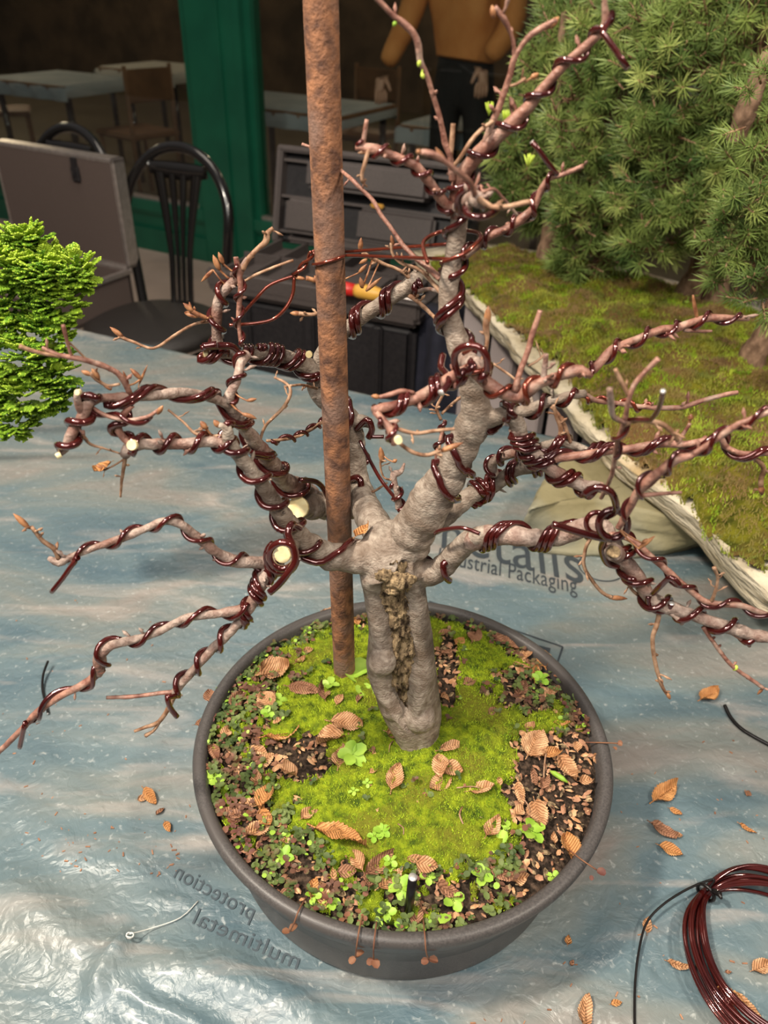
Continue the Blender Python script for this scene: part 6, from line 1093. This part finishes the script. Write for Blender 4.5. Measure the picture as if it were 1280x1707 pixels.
# plank stand carrying the far end of the slab
ps = empty('plank_stand', (.20, 1.42, FZ), 'pale grey upright boards with dark gaps standing behind the table under the rock slab', 'stand'); qa = Vector((.165, 1.66, 0)); qb = Vector((.43, 1.235, 0)); PX = (qb - qa).normalized(); PY = Vector((-PX.y, PX.x, 0)); pl = (qb - qa).length; pax = (PX, PY, Zv)
b = MB(); b.box(qa.lerp(qb, .5) + PY * .05 + Zv * ((FZ + .07) / 2), pl, .05, -FZ + .07, pax); b.build('frame', M['plastd'], ps, False)
for k in range(5):
    b = MB(); b.box(qa + PX * (pl * (k + .5) / 5 - .012) + PY * .005 + Zv * ((FZ + .075) / 2), pl / 5 - .026, .02, -FZ + .075, pax, bev=.003); b.build('board', M['grey_board'], ps, False)
# spruces
def tuft(b, p, ax, L, nl, nn, mi):
    ax = ax.normalized(); o1 = ax.orthogonal().normalized(); o2 = ax.cross(o1)
    for k in range(nn):
        t = (k + R.random()) / nn; an = k * 2.4 + rnd(-.3, .3); sp = 1.35 - .6 * t; d = (ax * (.55 + .45 * t) + (o1 * math.cos(an) + o2 * math.sin(an)) * sp * .95).normalized(); q = p + ax * L * t
        l = nl * rnd(.75, 1.1); s = d.orthogonal().normalized() * nl * .030; s2 = d.cross(s); b.add([q + s, q - s * .5 + s2 * .87, q - s * .5 - s2 * .87, q + d * l * .7 + s * .8, q + d * l * .7 - s * .4 + s2 * .7, q + d * l * .7 - s * .4 - s2 * .7, q + d * l], [(0, 1, 4, 3), (1, 2, 5, 4), (2, 0, 3, 5), (3, 4, 6), (4, 5, 6), (5, 3, 6)], mi)
def spruce(base, tops, blobs, label, n_, r0=.022):
    """base: slab pixel; tops: trunk px points with Y; blobs: (px,py,Y,rx_px,ry_px,weight)"""
    p0 = slab_at(*base); t = empty('spruce', p0, label, 'tree', 'spruces planted on the rock slab'); CP = [(p0 - Zv * .03, r0 * 1.25), (p0 + Zv * .01, r0)]
    for k, (x, y, dY) in enumerate(tops): CP.append((at(x, y, p0.y + dY), r0 * (1 - (k + 1) / (len(tops) + 1.3))))
    P_, Q_ = smooth_path(CP, .008); Q2 = [r * (1 + .16 * noise.noise(p * 60)) for p, r in zip(P_, Q_)]; b = MB(); b.tube(P_, Q2, 16); b.build('trunk', M['sprbark'], t)
    b = MB(); tw = MB(); tot = sum(q[5] for q in blobs); tips = []
    for (x, y, Y, rx, ry, w_) in blobs:
        c0 = at(x, y, p0.y + Y - 1.13); sc = depth(c0) / FPX; RX, RY, RD = rx * sc, ry * sc, (rx + ry) * .5 * sc * .8
        for _ in range(int(n_ * w_ / tot)):
            while True:
                d = Vector((rnd(-1, 1), rnd(-1, 1), rnd(-1, 1)))
                if .2 < d.length < 1: break
            d = d.normalized() * d.length ** .45
            if d.y > .45: d.y *= -.6
            p = c0 + Vector((d.x * RX, d.y * RD, d.z * RY)); ax = Vector((d.x, d.y - .25, d.z * .6 + .35)) + Vector((rnd(-.5, .5), rnd(-.5, .5), rnd(-.4, .5)))
            L = rnd(14, 30) * sc; tw.tube([p - ax.normalized() * 12 * sc, p + ax.normalized() * L], [2.2 * sc, 1.6 * sc], 5); tuft(b, p, ax, L, rnd(23, 33) * sc, 30, 0 if R.random() < .8 else 1); tips.append((p, ax.normalized()))
    for p, ax in tips[::3]:
        j = min(range(0, len(P_), 3), key=lambda i: (P_[i] - p).length_squared + .3 * max(0, P_[i].z - p.z) ** 2); q = P_[j]; 
        if (q - p).length < .4: mid = q.lerp(p, .55) - Zv * .012; S_, _ = smooth_path([(q, 1), (mid, 1), (p, 1), (p + ax * .012, 1)], .02); tw.tube(S_, [.0035 * (1 - .75 * i / len(S_)) for i in range(len(S_))], 6)
    if tw.v: tw.build('branches', M['twig'], t)
    b.build('foliage', [M['needle'], M['needle2']], t, False); return t, tips
spruce((908, 432), [(918, 370, .0), (922, 250, 0), (930, 120, 0), (940, 20, 0)], [(900, 235, 1.18, 62, 80, 3), (925, 330, 1.2, 62, 45, 2), (930, 120, 1.18, 50, 90, 3), (960, 40, 1.2, 40, 60, 2), (865, 270, 1.12, 38, 60, 1.5), (960, 420, 1.25, 40, 40, 1)], 'spruce at the left end of the rock slab, nearest the bonsai apex', 300, .02)
spruce((1000, 462), [(1003, 400, 0), (1010, 250, 0), (1015, 100, 0)], [(1010, 190, 1.06, 90, 110, 4), (1000, 330, 1.08, 80, 75, 3), (1040, 60, 1.06, 80, 80, 3), (985, 425, 1.12, 60, 40, 1.2)], 'second spruce along the slab, its low boughs touching the moss', 330, .018)
spruce((1148, 492), [(1170, 440, -.02), (1200, 330, -.06), (1240, 200, -.1), (1275, 90, -.12)], [(1120, 130, 1.0, 100, 110, 4), (1110, 290, 1.02, 90, 80, 3), (1185, 335, .98, 85, 45, 2), (1130, 30, 1.0, 100, 60, 2), (1085, 405, 1.04, 45, 30, .8)], 'spruce with a thick slanting trunk in the middle of the slab', 330, .026)
spruce((1190, 500), [(1205, 440, 0), (1230, 320, 0), (1250, 180, 0)], [(1230, 60, .98, 90, 90, 3), (1240, 220, 1.0, 80, 90, 3), (1200, 300, 1.0, 60, 60, 1)], 'spruce whose dark trunk stands just behind the slanting one', 210, .022)
spruce((1252, 600), [(1280, 550, 0), (1320, 440, 0), (1350, 300, 0)], [(1250, 380, .86, 60, 60, 3), (1265, 300, .84, 60, 60, 2), (1240, 450, .9, 50, 40, 1.6), (1285, 470, .84, 50, 60, 1.5), (1275, 180, .84, 50, 70, 1.5)], 'spruce at the right edge leaning out of the picture', 210, .022)
for i, (px, py, Y) in enumerate(((815, 192, 1.42), (843, 205, 1.42), (880, 278, 1.36))):
    p = at(px, py, Y); b = MB(); 
    for k in range(14): d = Vector((rnd(-.5, .5), rnd(-.5, .5), 1)).normalized(); b.tube([p, p + d * .012, p + d * .020], [.0012, .0016, .0005], 5)
    o = b.build('new_shoot', M['newbud'], bpy.data.objects['spruce']); 
p = slab_at(1145, 505); b = MB(); round_leaf(b, p + Zv * .012, Vector((.3, -.2, .5)), .010, 0, .2); round_leaf(b, p + Zv * .004, Vector((-.2, -.4, .1)), .006, 0, .2); b.tube([p - Zv * .012, p + Zv * .012], .0008, 6); tag(b.build('seedling', M['sprout']), 'round-leaved green seedling on the slab by the slanting spruce trunk', 'seedling')
sp3 = bpy.data.objects['spruce.003']; P_, Q_ = smooth_path([(at(1225, 235, 1.22), .013), (at(1240, 195, 1.215), .014), (at(1256, 150, 1.21), .013), (at(1285, 90, 1.21), .012)], .006); b = MB(); b.tube(P_, [r * (1 + .2 * noise.noise(p * 60)) for p, r in zip(P_, Q_)], 14); b.build('bough', M['sprbark'], sp3)
# ================================================================== false-cypress bonsai at the left edge
hb = onz(-60, 800, 0); hk = empty('cypress_bonsai', (hb.x, hb.y, .002), 'bright green scale-leaved cypress bonsai reaching in from the left edge', 'bonsai tree')
HB = Vector((hb.x - .16, hb.y + .02, 0))
b = MB(); P_, Q_ = smooth_path([(HB + Zv * .06, .018), (HB + Vector((.01, 0, .12)), .015), (HB + Vector((.03, 0, .2)), .011), (at(40, 470, HB.y - .03), .006)], .006); b.tube(P_, Q_, 12); P_, Q_ = smooth_path([(HB + Vector((.01, 0, .12)), .010), (HB + Vector((.06, -.02, .11)), .007), (at(40, 620, HB.y - .05), .004)], .006); b.tube(P_, Q_, 10); b.build('trunk', M['sprbark'], hk)
b = MB(); b.lathe([(.001, .004), (.07, .004), (.075, .01), (.085, .06), (.09, .062), (.09, .068), (.082, .068), (.078, .06), (.001, .058)], HB, 48); tag(b.build('plant_pot', M['pot']), 'small dark pot of the cypress bonsai beyond the left edge', 'pot')
def spray(b, p, ax, s, mi):
    ax = ax.normalized(); sd = ax.cross(Vector((rnd(-.4, .4), rnd(-.4, .4), 1))).normalized()
    def strand(q, d, L, r, m_): k = len(b.v); b.tube([q, q + d * L * .55, q + d * L], [r * 1.15, r * 1.25, r * .7], 4, mi=m_)
    strand(p, ax, s, .0009, mi)
    for k in range(4):
        for sg in (-1, 1):
            q = p + ax * s * (.2 + .2 * k); d = (ax * .85 + sd * sg * .8 + Vector((0, 0, rnd(-.1, .2)))).normalized(); l = s * (.55 - .08 * k) * rnd(.7, 1.1); strand(q, d, l, .0009, mi)
            q2 = q + d * l * .45; strand(q2, (d + ax * .6).normalized(), l * .5, .00085, 1 if R.random() < .5 else mi)
            if k < 2: strand(q2, (d - ax * .3 + sd * sg * .4).normalized(), l * .4, .0008, mi)
HY = .70
for blobs, n_ in ((((20, 440, 70, 48, 3), (75, 450, 58, 50, 3), (125, 450, 32, 34, 1.4), (40, 395, 45, 22, 1), (95, 500, 45, 45, 2), (10, 500, 40, 40, 1.4)), 720), (((35, 590, 70, 55, 3), (80, 560, 42, 45, 1.6), (50, 650, 75, 42, 3), (20, 700, 45, 30, 1.4), (90, 620, 40, 42, 1.4), (75, 530, 38, 25, .8), (0, 540, 40, 40, 1)), 760)):
    b = MB(); tot = sum(q[4] for q in blobs)
    for (x, y, rx, ry, w_) in blobs:
        c0 = at(x, y, HY); sc = depth(c0) / FPX
        for _ in range(int(n_ * w_ / tot)):
            while True:
                d = Vector((rnd(-1, 1), rnd(-1, 1), rnd(-1, 1)))
                if .1 < d.length < 1: break
            d = d.normalized() * d.length ** .4
            if d.y > .3: d.y *= -.7
            p = c0 + Vector((d.x * rx * sc * .86, d.y * (rx + ry) * .5 * sc * .8, d.z * ry * sc * .86)); ax = Vector((d.x, d.y - .2, d.z * .7 + .35)) + Vector((rnd(-.35, .35), rnd(-.35, .35), rnd(-.2, .3))); spray(b, p - ax.normalized() * .004, ax, rnd(.011, .017), 1 if (d.z > .25 and R.random() < .6) else 0)
    b.build('foliage', [M['hinoki'], M['hinoki2']], hk, False)
